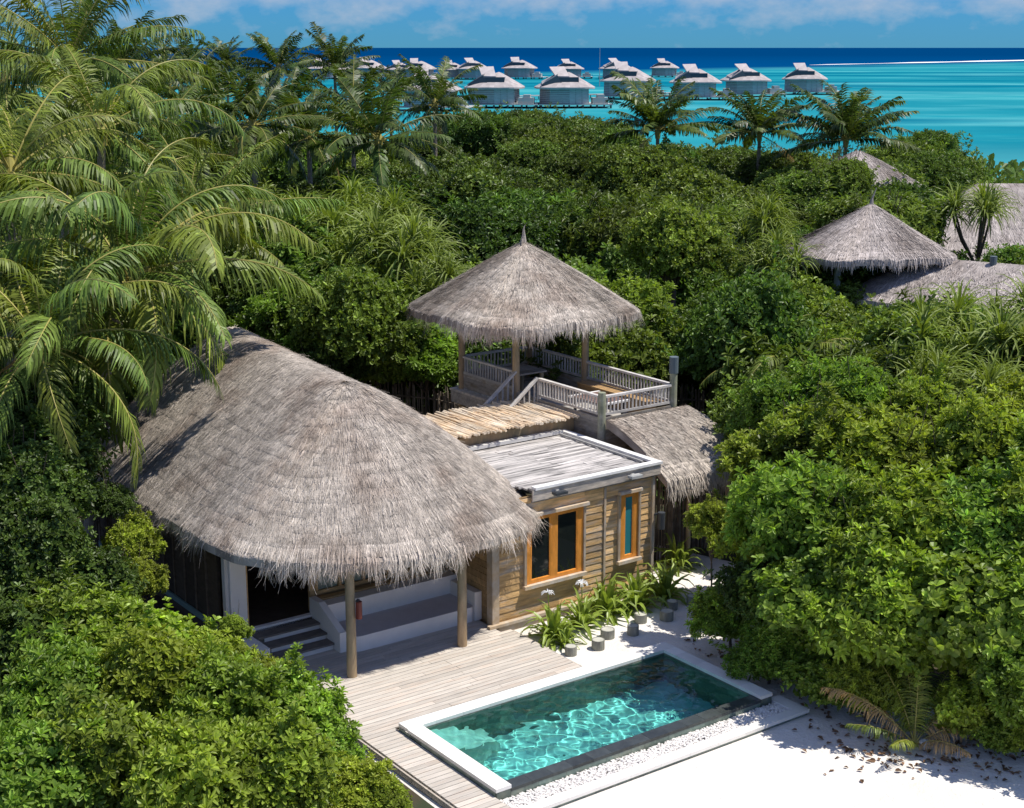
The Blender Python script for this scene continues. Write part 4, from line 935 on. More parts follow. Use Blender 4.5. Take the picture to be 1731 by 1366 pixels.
for i in range(4): proto('A%d' % i, crown(100+i, RA, 15, 1150, 9, .18, .078, up=.45, sprig=.10, depth=.5, tsd=.22, lobe=(.24, .48), elev=(5, 72)), M_LEAFNEAR, 'crown')
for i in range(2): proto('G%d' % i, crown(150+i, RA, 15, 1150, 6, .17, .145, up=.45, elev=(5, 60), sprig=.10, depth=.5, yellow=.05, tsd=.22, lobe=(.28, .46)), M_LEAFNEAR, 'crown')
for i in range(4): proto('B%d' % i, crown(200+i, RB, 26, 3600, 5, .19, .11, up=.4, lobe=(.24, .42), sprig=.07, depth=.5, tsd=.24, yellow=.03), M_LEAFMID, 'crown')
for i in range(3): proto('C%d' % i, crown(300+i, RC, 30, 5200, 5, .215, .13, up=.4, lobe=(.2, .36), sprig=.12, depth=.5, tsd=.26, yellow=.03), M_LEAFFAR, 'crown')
for i in range(2): proto('S%d' % i, crown(500+i, RA, 15, 1300, 7, .15, .085, up=.4, sprig=.12, depth=.55, tsd=.25, lobe=(.24, .48), elev=(0, 65)), M_LEAFSHADE, 'crown')
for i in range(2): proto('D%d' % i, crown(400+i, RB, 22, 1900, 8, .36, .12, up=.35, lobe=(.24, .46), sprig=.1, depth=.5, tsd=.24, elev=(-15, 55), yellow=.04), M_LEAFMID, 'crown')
for i in range(2): proto('LA%d' % i, limbs(1+i, RA, 2.0, 8, .05), M_BRANCH, 'trunk')
for i in range(2): proto('LB%d' % i, limbs(5+i, RB, 4.0, 10, .11), M_BRANCH, 'trunk')
def plant(name, cat, label, kind, x, y, zc, s, group=None, seed=0, m=None, flat=1.0):
    """a bush or tree: crown centre at height zc, crown scaled s"""
    t = wthing(name, label, cat, x, y, 0, group=group); rr = random.Random(seed*7919+13)
    c = inst(PROTO[kind], t); c.location = (0, 0, zc); c.scale = (s*rr.uniform(.92, 1.1), s*rr.uniform(.92, 1.1), s*flat*rr.uniform(.92, 1.08)); c.rotation_euler = (0, 0, rr.uniform(0, 6.28))
    big = kind[0] in 'BCD'; tr = inst(PROTO[('LB%d' if big else 'LA%d') % (seed % 2)], t); h0 = 4.0 if big else 2.0
    tr.location = (0, 0, zc); tr.scale = (s, s, max(.2, zc/h0)); return t

# ------------------------------------------------------------------ overwater villas
def overwater():
    t = wthing('overwater_villa', '', 'villa', 0, 0, 0)
    V = []; F = []
    b = MB(); out = [(-5.2, -1.5), (-3.4, -4.6), (.4, -5.2), (4.4, -4.4), (4.8, 2), (1.5, 5), (-4, 4)]
    n = len(out); z0, z1 = 1.0, 4.6
    b.add([(x, y, z0) for x, y in out]+[(x*.97, y*.97, z1) for x, y in out], [(i, (i+1) % n, n+(i+1) % n, n+i) for i in range(n)], [.55, .7, 1.1, 1, .9, 1, .8])  # left faces tinted darker, shade painted into the wall
    for i in range(n):
        (xa, ya), (xb, yb) = out[i], out[(i+1) % n]
        for f in (0, .33, .66): b.bar((xa+(xb-xa)*f, ya+(yb-ya)*f, z0), ((xa+(xb-xa)*f)*.98, (ya+(yb-ya)*f)*.98, z1), .14, .14, .7)
        for z in np.arange(z0+.3, z1, .42): b.bar((xa*1.003, ya*1.003, z), (xb*1.003, yb*1.003, z), .06, .16, 1.12)
    b.build('wall', M_VWALL, t)
    r = MB(); P = hip_surface((-6.0, 5.9, -5.9, 5.6), (3.4,)*4, (.8, -.8, .8), (8.1, 8.1), 4.75, bulge=.1)
    S, T = np.meshgrid(np.linspace(0, 1, 41), np.linspace(0, 1, 9), indexing='ij'); VV = P(S, T).reshape(-1, 3); I = (np.arange(40)[:, None]*9+np.arange(8)[None, :]).ravel()
    F = np.stack((I, I+1, I+10, I+9), -1); r.add(VV, F, np.random.default_rng(1).uniform(.85, 1.12, len(F))); r.add(VV-np.array((0, 0, .35)), F[:, ::-1], .5)
    e = np.arange(40)*9+8; r.add(np.concatenate((VV, VV-np.array((0, 0, .35)))), np.stack((e, e+len(VV), e+len(VV)+9, e+9), -1), .9)
    ro = r.build('roof', M_VTHATCH, t)
    # roof terrace: solid dark shapes paint the recess's shade, tilted raised roof above
    d = MB(); d.box((-1.6, -4.3, 4.9), (2.4, -.6, 7.0)); d.add([(-5.2, -4.5, 5.3), (-.9, -4.5, 5.5), (-1.9, -4.3, 7.4), (-5.2, -3.5, 5.3), (-.9, -.5, 5.5), (-1.9, -.8, 7.9)], [(0, 1, 2, 2), (1, 4, 5, 2), (0, 2, 5, 3)]); d.build('roof_shade_box', M_VDARK, ro)
    u = MB(); u.add([(-2.2, -3.6, 7.3), (.6, -3.4, 7.2), (-.2, -.6, 9.4), (-3.2, -.7, 9.3), (-2.2, -3.6, 7.0), (.6, -3.4, 6.9), (-.2, -.6, 9.1), (-3.2, -.7, 9.0)], [(0, 1, 2, 3), (7, 6, 5, 4), (0, 4, 5, 1), (1, 5, 6, 2), (2, 6, 7, 3), (3, 7, 4, 0)], 1.15)
    u.add([(-5.0, -4.3, 5.5), (-1.9, -4.2, 7.7), (-.9, .5, 8.2), (-4.6, 1.5, 6.0), (-5.0, -4.3, 5.2), (-1.9, -4.2, 7.4), (-.9, .5, 7.9), (-4.6, 1.5, 5.7)], [(0, 1, 2, 3), (7, 6, 5, 4), (0, 4, 5, 1), (1, 5, 6, 2), (2, 6, 7, 3), (3, 7, 4, 0)], .9)
    u.build('raised_roof', M_VTHATCH, ro)
    k = MB(); k.box((-5.6, -5.6, .75), (9.2, 5.6, .98)); k.box((5.2, -4.6, .981), (8.3, -1.8, 2.4), 1.2); k.box((6.2, -4.4, 2.41), (7.6, -2.2, 3.1), 1.1)
    for x in np.arange(5.4, 9.2, .9): k.box((x, -5.55, .981), (x+.08, -5.47, 1.9))
    k.box((5.2, -5.55, 1.9), (9.2, -5.47, 2.0)); k.build('deck', M_VDECK, t)
    for x in np.arange(-5.2, 9.3, 2.8):
        for y in (-5.2, 5.0): MB().box((x-.17, y-.17, -1.5), (x+.17, y+.17, .74)).build('pile', M_VPOST, t)
    for x in (-5.2, .4, 6.0): MB().bar((x, -5.2, -.2), (x+2.8, -5.2, .6), .14, .14).build('brace', M_VPOST, t)
    return t
ov = overwater()
OVW = [('F', 735, 180, 320, .98, 'front row overwater villa standing behind the tall mid palm'), ('F', 838, 177, 335, 1.02, 'nearest overwater villa with the clearest pale slatted wall'), ('F', 950, 176, 335, 1.02, 'front row overwater villa just right of the nearest one'),
       ('F', 1052, 166, 390, 1.08, 'overwater villa left of the first right hand palm, below the thin mast'), ('F', 1160, 167, 385, 1.02, 'overwater villa half covered by the first right hand palm'), ('F', 1240, 160, 410, 1.0, 'overwater villa above the middle right hand palm'),
       ('F', 1335, 158, 430, 1.0, 'overwater villa at the right end of the row over open lagoon'),
       ('B', 562, 128, 640, 1, 'distant overwater villa behind the small palm top, leftmost'), ('B', 597, 128, 650, .9, 'distant overwater villa second from the left of the far row'), ('B', 637, 126, 640, 1.05, 'distant overwater villa third from the left, beside a palm top'),
       ('B', 686, 129, 640, .9, 'distant overwater villa, left one of a close pair'), ('B', 717, 127, 630, 1, 'distant overwater villa, right one of the left close pair'), ('B', 770, 130, 640, .9, 'distant overwater villa, left one of the middle close pair'), ('B', 803, 128, 630, 1.02, 'distant overwater villa, right one of the middle close pair'),
       ('B', 878, 129, 640, 1.05, 'distant overwater villa standing alone between the middle pair and the mast'), ('B', 957, 126, 650, .95, 'distant overwater villa above the second near villa'), ('B', 1032, 127, 640, 1.0, 'distant overwater villa beside the thin mast'), ('B', 1110, 125, 680, .95, 'distant overwater villa farthest right in the far row, above a palm')]
for i, (k, px, py, D, s, lab) in enumerate(OVW):
    x = (px-CXP)/FPX*D*1.03
    if i == 0: t = ov
    else:
        t = ov.copy(); COL.objects.link(t)
        for c in ov.children:
            q = inst(c, t)
            for g in c.children: inst(g, q)
    t.location = (x, D, -.5+(.0)); t.rotation_euler = (0, 0, R(-16+((i*37) % 27))); s *= 1.07 if k == 'F' else 1.15; t.scale = (s, s, s*(.80 if k == 'B' else .87)); tag(t, lab, 'villa', 'overwater villas on stilts in the lagoon')
for (a, bb, yy) in ((-60, 95, 318),):
    pass
t = wthing('mast', 'thin pale mast standing in the sea above the villas', 'mast', (1010-CXP)/FPX*520, 520, -.5); MB().tube([(0, 0, -1), (0, 0, 12.8)], (.16, .08), 6).build('pole', M_VDECK, t)
# boardwalk linking the front villas
t = wthing('boardwalk', 'low timber jetty on stilts linking the overwater villas', 'jetty', 20, 345, 0); b = MB(); b.bar((-60, 12, .45), (75, 100, .45), 2.2, .25); 
for f in np.linspace(0, 1, 50): b.box((-60+135*f-.12, 12+88*f-.12, -1.5), (-60+135*f+.12, 12+88*f+.12, .33), .5)
b.build('walkway', M_VDECK, t)

# ------------------------------------------------------------------ palms
def frond_mesh(seed, L_=4.6, e0=60, droop=95, npair=56, ll=.95, wd=.04, sag=.6, dry=0.0, seg=3):
    rg = np.random.default_rng(seed); b = MB(); n = 26; tt = np.linspace(0, 1, n)
    e = np.radians(e0-droop*tt**1.5); twist = rg.normal(0, .12); az = twist*tt**1.5
    dv = np.stack((np.cos(e)*np.cos(az), np.cos(e)*np.sin(az), np.sin(e)), -1); P = np.concatenate((np.zeros((1, 3)), np.cumsum(dv*L_/n, 0)))[:n]
    b2 = MB(); b2.tube(P, np.interp(tt, (0, .12, 1), (.055, .03, .006)), 5)
    k = npair; t = np.linspace(.14, 1, k)
    for sgn in (-1, 1):
        tj = np.clip(t+rg.normal(0, .004, k), 0, .999); ix = tj*(n-1); i0 = ix.astype(int); i0 = np.minimum(i0, n-2); f = (ix-i0)[:, None]
        p = P[i0]*(1-f)+P[i0+1]*f; a = dv[i0]
        side = unit(np.cross(a, (0, 0, 1.)))*sgn; up = np.cross(side, a)*sgn
        fwd = .35+.75*tj[:, None]; lift = .30*(1-tj[:, None])
        grp = np.repeat(rg.normal(0, .16, (k//5+1, 3)), 5, 0)[:k]; d0 = unit(side+a*fwd+up*lift*.6+rg.normal(0, .08, (k, 3))+grp)
        ln = ll*np.interp(tj, (.14, .3, .6, .85, 1), (.6, 1., 1.05, .75, .4))*rg.uniform(.7, 1.12, k)*np.where(rg.uniform(0, 1, k) < .07, .35, 1)
        if dry: ln *= rg.uniform(.7, 1, k)
        g = np.array((0, 0, -1.)); pts = [p]; d = d0
        for s in range(seg):
            d = unit(d+g*sag*(.28+.42*s)*rg.uniform(.7, 1.3, (k, 1))); pts.append(pts[-1]+d*(ln/seg)[:, None])
        w0 = wd*rg.uniform(.8, 1.2, k)[:, None]; sv = unit(np.cross(d0, up))
        wv = sv*w0/2; prof = (.55, 1., .8, .08) if seg == 3 else (.6, 1, .1)
        Vv = []
        for q, pf in zip(pts, prof): Vv += [q-wv*pf, q+wv*pf]
        m = len(Vv); Vv = np.stack(Vv, 1).reshape(-1, 3); kk = np.arange(k)*m
        F = np.concatenate([np.stack((kk+2*s, kk+2*s+1, kk+2*s+3, kk+2*s+2), -1) for s in range(seg)])
        tn = np.clip(rg.normal(1, .24, k), .45, 1.8)*(1+.15*math.sin(seed))*np.where(rg.uniform(0, 1, k) < .06, 1.7, 1); b.add(Vv, F, np.tile(tn, seg))
    return b, b2
FR = {}
ELS = (84, 72, 60, 48, 34, 20, 4, -14, -34)
for i, e0 in enumerate(ELS):
    for v in range(2):
        for q, (np_, wd, seg) in {'n': (72, .052, 3), 'f': (46, .115, 2), 'u': (46, .115, 2), 'v': (72, .052, 3)}.items():
            b, b2 = frond_mesh(900+i*10+v, 4.7, e0, (34+v*16) if q in 'uv' else 62+v*16+ (30 if e0 > 30 else 12), np_, .92, wd, sag=.75+.6*(1-e0/90.)*.8, seg=seg)
            o = b.build('frond', M_PALMFAR if q in 'uf' else M_PALM); hide_proto(o); o2 = b2.build('midrib', M_RACHIS); hide_proto(o2); FR[(q, i, v)] = (o, o2)
b, b2 = frond_mesh(77, 4.2, -30, 50, 44, .8, .03, sag=1.3, dry=1); o = b.build('dry_frond', M_PALMD); hide_proto(o); o2 = b2.build('midrib', M_PALMD); hide_proto(o2); FR['dry'] = (o, o2)
def palm(label, px, py, D, L_=1.0, q='n', n=24, seed=0, lean=(0, 0), stiff=0, group=None, name='coconut_palm', cat='palm', top=None, azs=None):
    a = (px-CXP)/FPX; bb = -(py-CYP)/FPX; d = (a, _ct+bb*_st, -_st+bb*_ct); k = D/d[1]; x, y, z = d[0]*k, D, HC+d[2]*k
    rr = random.Random(seed*31+5); bx, by = x+lean[0], y+lean[1]
    t = wthing(name, label, cat, bx, by, 0, group=group); cx, cy = x-bx, y-by
    if z > .6:
        tb = MB(); m = 14; pts = [(cx*(f**1.8), cy*(f**1.8), z*f-.02) for f in np.linspace(0, 1, m)]; rad = [.17*L_**.5*(1.25 if i == 0 else 1)*(1-.35*i/m)+.012*(i % 2) for i in range(m)]; tb.tube(pts, rad, 10); tb.build('trunk', M_TRUNK, t)
        tb = MB(); tb.tube([(cx, cy, z-.35), (cx, cy, z+.1), (cx, cy, z+.7*L_)], (.16, .20, .05), 9); tb.build('crownshaft', M_RACHIS, t)
        for i in range(rr.randint(3, 6) if q == 'n' else 0):
            aa = rr.uniform(0, 6.28); cbm = MB(); c0 = np.array((cx+math.cos(aa)*.27, cy+math.sin(aa)*.27, z-.25+rr.uniform(-.15, .1)))
            cbm.tube([c0+(0, 0, .13), c0+(0, 0, .08), c0, c0-(0, 0, .09), c0-(0, 0, .13)], (.02, .09, .115, .08, .02), 8); cbm.build('coconut', mat('coconut', (.22, .24, .05), .5, .3, tintattr=False), t, smooth=True)
    for i in range(n):
        f = (i+.5)/n; e = 88-(112+stiff)*f**.9+rr.uniform(-7, 7); j = min(range(len(ELS)), key=lambda s: abs(ELS[s]-e)); v = rr.randint(0, 1)
        key = (q, j, v)
        if i == n-1 and rr.random() < .7: key = 'dry'
        o, o2 = FR[key]; az = i*2.39996+rr.uniform(-.25, .25)+seed
        if azs and i < len(azs): az = azs[i]
        c = inst(o, t); s = L_*rr.uniform(.85, 1.08)*(.8 if e > 75 else 1); c.location = (cx, cy, z+.1*L_); c.scale = (s, s, s); c.rotation_euler = (rr.uniform(-.55, .55), rr.uniform(-.08, .08), az)
        r2 = inst(o2, c); 
    return t
PL = 'n'
palm('tall palm at the upper left whose top leaves the photo', 118, 110, 47, 1.02, 'v', 24, 1, (-1.0, .5))
palm('palm with bright arching fronds right below the tall upper left palm', 172, 225, 43, .95, 'n', 16, 2, (-.6, .4))
palm('dark palm cut by the left edge at mid height', 18, 300, 38, .98, 'n', 18, 3, (-.5, 0))
palm('palm behind, in the upper left corner of the photo', 10, 150, 58, 1.05, 'n', 16, 4)
palm('big near palm whose fronds hang over the villa roof', 214, 476, 35, 1.12, 'n', 32, 5, (-1.05, -.9))
palm('palm with fronds spread low beside the left edge', 70, 590, 31.5, .92, 'n', 26, 6, (.2, 0))
palm('palm outside the left edge sending two lit fronds in', -75, 450, 34, .95, 'n', 15, 7)
palm('upright palm left of the photo middle with pale flower sheath', 312, 392, 47, 1.08, 'v', 26, 8, (.2, .3), stiff=-8)
palm('low palm between the upright one and the big near one', 235, 300, 52, .95, 'v', 15, 9)
FP = [(285, 150, 92, 'farthest left of the small palms on the skyline'), (345, 190, 84, 'second small skyline palm from the left'), (428, 215, 68, 'mid sized palm with fronds over the far treetops, left of the twin pale arches'), (470, 118, 112, 'slim palm top against the deep blue sea'),
      (566, 120, 112, 'palm top against the sea left of the far villas'), (640, 240, 66, 'wide palm with two pale arched fronds behind the jungle'), (596, 195, 84, 'dense palm behind the wide pale arched one'), (522, 235, 74, 'palm crown wedged in the palm belt left of centre'),
      (735, 180, 98, 'single spiky palm in front of the front row villas'), (383, 112, 125, 'tiny palm top on the skyline beside the first small palm'), (205, 120, 80, 'palm showing behind the bright arching fronds'), (250, 215, 70, 'palm in the belt below the left skyline palms'), (660, 160, 118, 'small palm top between the far villas and the palm belt'),
      (480, 195, 92, 'palm under the slim skyline top'), (100, 190, 66, 'palm behind the tall upper left palm'), (330, 130, 112, 'small palm top right of the farthest left skyline palm')]
for i, (px, py, D, lab) in enumerate(FP):
    palm(lab, px, py, D, .86 if i not in (9, 12) else .7, 'u' if D > 62 else 'v', 24, 20+i, group='palms in the belt between jungle and lagoon')
palm('leftmost of the three palms standing before the turquoise lagoon', 1112, 225, 95, 1.0, 'u', 30, 41, stiff=-30, group='three palms before the lagoon')
palm('middle one of the three palms standing before the turquoise lagoon', 1284, 230, 100, .95, 'u', 28, 42, stiff=-30, group='three palms before the lagoon')
palm('rightmost of the three palms standing before the turquoise lagoon', 1430, 240, 95, 1.04, 'u', 32, 43, stiff=-30, group='three palms before the lagoon')
palm('young green palm rising from the thicket right of the lookout', 1325, 632, 41, .62, 'n', 16, 51, name='young_palm')
palm('young palm arching over the stick fence right of the lean-to', 1275, 715, 37, .36, 'n', 10, 52, name='young_palm')
palm('palm fronds poking in at the right edge above the big bush', 1755, 745, 33, .40, 'n', 14, 53, name='young_palm')
# young palm on the sand with drying fronds
def sand_palm():
    x, y = at(1545, 1262, 0); t = wthing('young_palm', 'small young palm on the sand with orange drying fronds', 'palm', x, y, 0)
    rr = random.Random(3)
    for i, (az, e, s, dry) in enumerate([(R(95), 1, .30, 0), (R(60), 1, .28, 0), (R(140), 1, .28, 0), (R(20), 3, .30, 1), (R(-5), 4, .26, 1), (R(165), 3, .30, 1), (R(195), 4, .22, 0), (R(-60), 4, .2, 1), (R(40), 2, .28, 0), (R(120), 2, .28, 0), (R(-120), 4, .2, 0), (R(75), 0, .28, 0)]):
        o, o2 = FR[('v', e, i % 2)]; c = inst(o, t, 'frond'); s *= 1.45; c.scale = (s, s, s); c.rotation_euler = (0, 0, az); c.location = (0, 0, .05)
        if dry: c.data = c.data.copy(); c.data.materials.clear(); c.data.materials.append(M_PALMD)
        inst(o2, c)
sand_palm()

# ------------------------------------------------------------------ strap leaved plants
def strap_mesh(seed, n=46, L_=1.3, wd=.055, e=(85, -5), sag=1.0, base=.06, seg=5):
    rg = np.random.default_rng(seed); b = MB(); f = np.linspace(0, 1, n); az = np.arange(n)*2.39996+rg.normal(0, .2, n); el = np.radians(e[0]+(e[1]-e[0])*f+rg.normal(0, 6, n))
    d = np.stack((np.cos(az)*np.cos(el), np.sin(az)*np.cos(el), np.sin(el)), -1); ln = L_*rg.uniform(.7, 1.1, n)*(.75+.25*np.sin(f*3.1)); p = d*base; side = unit(np.stack((-np.sin(az), np.cos(az), 0*az), -1))
    pts = [p]
    for s in range(seg):
        d = unit(d+np.array((0, 0, -1.))*sag*(.05+.13*s)*rg.uniform(.5, 1.5, (n, 1))); pts.append(pts[-1]+d*(ln/seg)[:, None])
    prof = np.array((.8, 1., .95, .75, .45, .03))[:seg+1]; Vv = []
    for q, pf in zip(pts, prof): Vv += [q-side*wd*pf/2+np.array((0, 0, .012)), q+side*wd*pf/2+np.array((0, 0, .012)), q]
    m = len(Vv); Vv = np.stack(Vv, 1).reshape(-1, 3); kk = np.arange(n)*m
    F = np.concatenate([np.stack((kk+3*s+x0, kk+3*s+x1, kk+3*s+3+x1, kk+3*s+3+x0), -1) for s in range(seg) for x0, x1 in ((0, 2), (2, 1))])
    b.add(Vv, F, np.tile(np.clip(rg.normal(1, .15, n), .6, 1.6), 2*seg)); return b
for i in range(3): proto('P%d' % i, strap_mesh(60+i, 60, 1.5, .07, sag=1.2), M_STRAP, 'leaf_head')
for i in range(2): proto('L%d' % i, strap_mesh(70+i, 24, .85, .095, (88, 12), 1.15, .05), M_LILY, 'leaves')
def pandanus(label, px, py, D, s=1., seed=0, heads=5, spread=.8, group=None):
    a = (px-CXP)/FPX; bb = -(py-CYP)/FPX; d = (a, _ct+bb*_st, -_st+bb*_ct); k = D/d[1]; x, y, z = d[0]*k, D, HC+d[2]*k; z = max(z, .8)
    t = wthing('screw_pine', label, 'plant', x, y, 0, group=group); rr = random.Random(seed); tb = MB(); tb.tube([(0, 0, 0), (.05, 0, z*.6)], (.10, .08), 8)
    for i in range(heads):
        aa = i*2.4+rr.uniform(-.4, .4); r = spread*s*(.15 if i == 0 else rr.uniform(.6, 1.3)); hx, hy, hz = math.cos(aa)*r, math.sin(aa)*r, z+(.35*s if i == 0 else rr.uniform(-.7, .2)*s)
        tb.tube([(.05, 0, z*.6), (hx*.6, hy*.6, (z*.6+hz)/2), (hx, hy, hz)], (.06, .05, .045), 6)
        c = inst(PROTO['P%d' % (i % 3)], t); c.location = (hx, hy, hz); c.scale = (s,)*3; c.rotation_euler = (rr.uniform(-.3, .3), rr.uniform(-.3, .3), rr.uniform(0, 6))
    tb.build('trunk', M_BRANCH, t); return t
PD = [(500, 385, 56, 1.2, 'beside the upright left palm'), (560, 405, 53, 1.25, 'second in the pale grassy thicket behind the villa ridge'), (625, 425, 50, 1.25, 'in the middle of the pale grassy thicket behind the villa ridge'), (690, 430, 49, 1.15, 'just left of the lookout roof tip'), (590, 350, 60, 1.1, 'behind the pale grassy thicket'), (665, 375, 57, 1.1, 'highest of the grassy thicket left of the lookout hat'),
      (1295, 375, 60, 1.0, 'left of the open pavilion among dark trees'), (1655, 362, 63, 1.15, 'round spiky one in front of the far thatched roof'), (1310, 430, 54, .9, 'under the left eave of the open pavilion'), (1545, 600, 41, 1.1, 'at the left of the strap leaved thicket on the right'), (1610, 560, 43, 1.15, 'topmost of the strap leaved thicket on the right'),
      (1680, 600, 40, 1.15, 'near the right edge in the strap leaved thicket'), (1585, 665, 38, 1.05, 'lowest left of the strap leaved thicket on the right'), (1660, 680, 37, 1.0, 'lowest right of the strap leaved thicket, by the edge'), (1500, 660, 39, .95, 'between young palm and strap leaved thicket'), (1725, 540, 45, 1.1, 'cut by the right edge below the long low roof'), (735, 470, 46.5, .8, 'low one tucked against the lookout roof edge')]
for i, (px, py, D, s, lab) in enumerate(PD): pandanus('strap leaved screw pine '+lab, px, py, D, s, i+3, 6, group='strap leaved screw pines')
# spider lilies along the cabin
for i, (px, py, s, lab, fl) in enumerate([(932, 1082, 1.0, 'spider lily nearest the deck, with white flower', 1), (985, 1062, .95, 'second spider lily from the deck, white flower on top', 1), (1030, 1040, 1.12, 'tall spider lily under the space between the two windows', 0), (1078, 1026, 1.1, 'spider lily below the narrow teal window', 0), (1120, 1010, 1.1, 'spider lily at the right cabin corner', 0), (1140, 960, .95, 'spider lily behind the cabin corner before the pale wall', 0), (952, 1092, .55, 'smallest spider lily, low beside the first stump', 0)]):
    x, y = at(px, py, 0); t = wthing('spider_lily', lab, 'plant', x, y, 0, rz=i*1.1, group='spider lilies along the cabin wall')
    c = inst(PROTO['L%d' % (i % 2)], t); c.scale = (s*1.2, s*1.2, s*1.35); c2 = inst(PROTO['L%d' % ((i+1) % 2)], t); c2.scale = (s*1.1, s*1.1, s*1.25); c2.location = (.12, .08, 0); c2.rotation_euler = (.12, .1, 2)
    if fl:
        b = MB(); rg = np.random.default_rng(i); b.tube([(0, 0, 0), (-.05, 0, .65), (-.08, 0, 1.08)], (.016, .014, .012), 6); b.build('stem', M_LILY, t); b = MB()
        for j in range(26):
            d = unit(rg.normal(0, 1, 3)); d[2] = abs(d[2])*.6; p = np.array((-.08, 0, 1.1)); e = p+d*.11; b.bar(p, e, .013, .005); b.bar(e, e+d*.05+np.array((0, 0, -.05)), .012, .004)
        b.build('flower', M_PETAL, t)

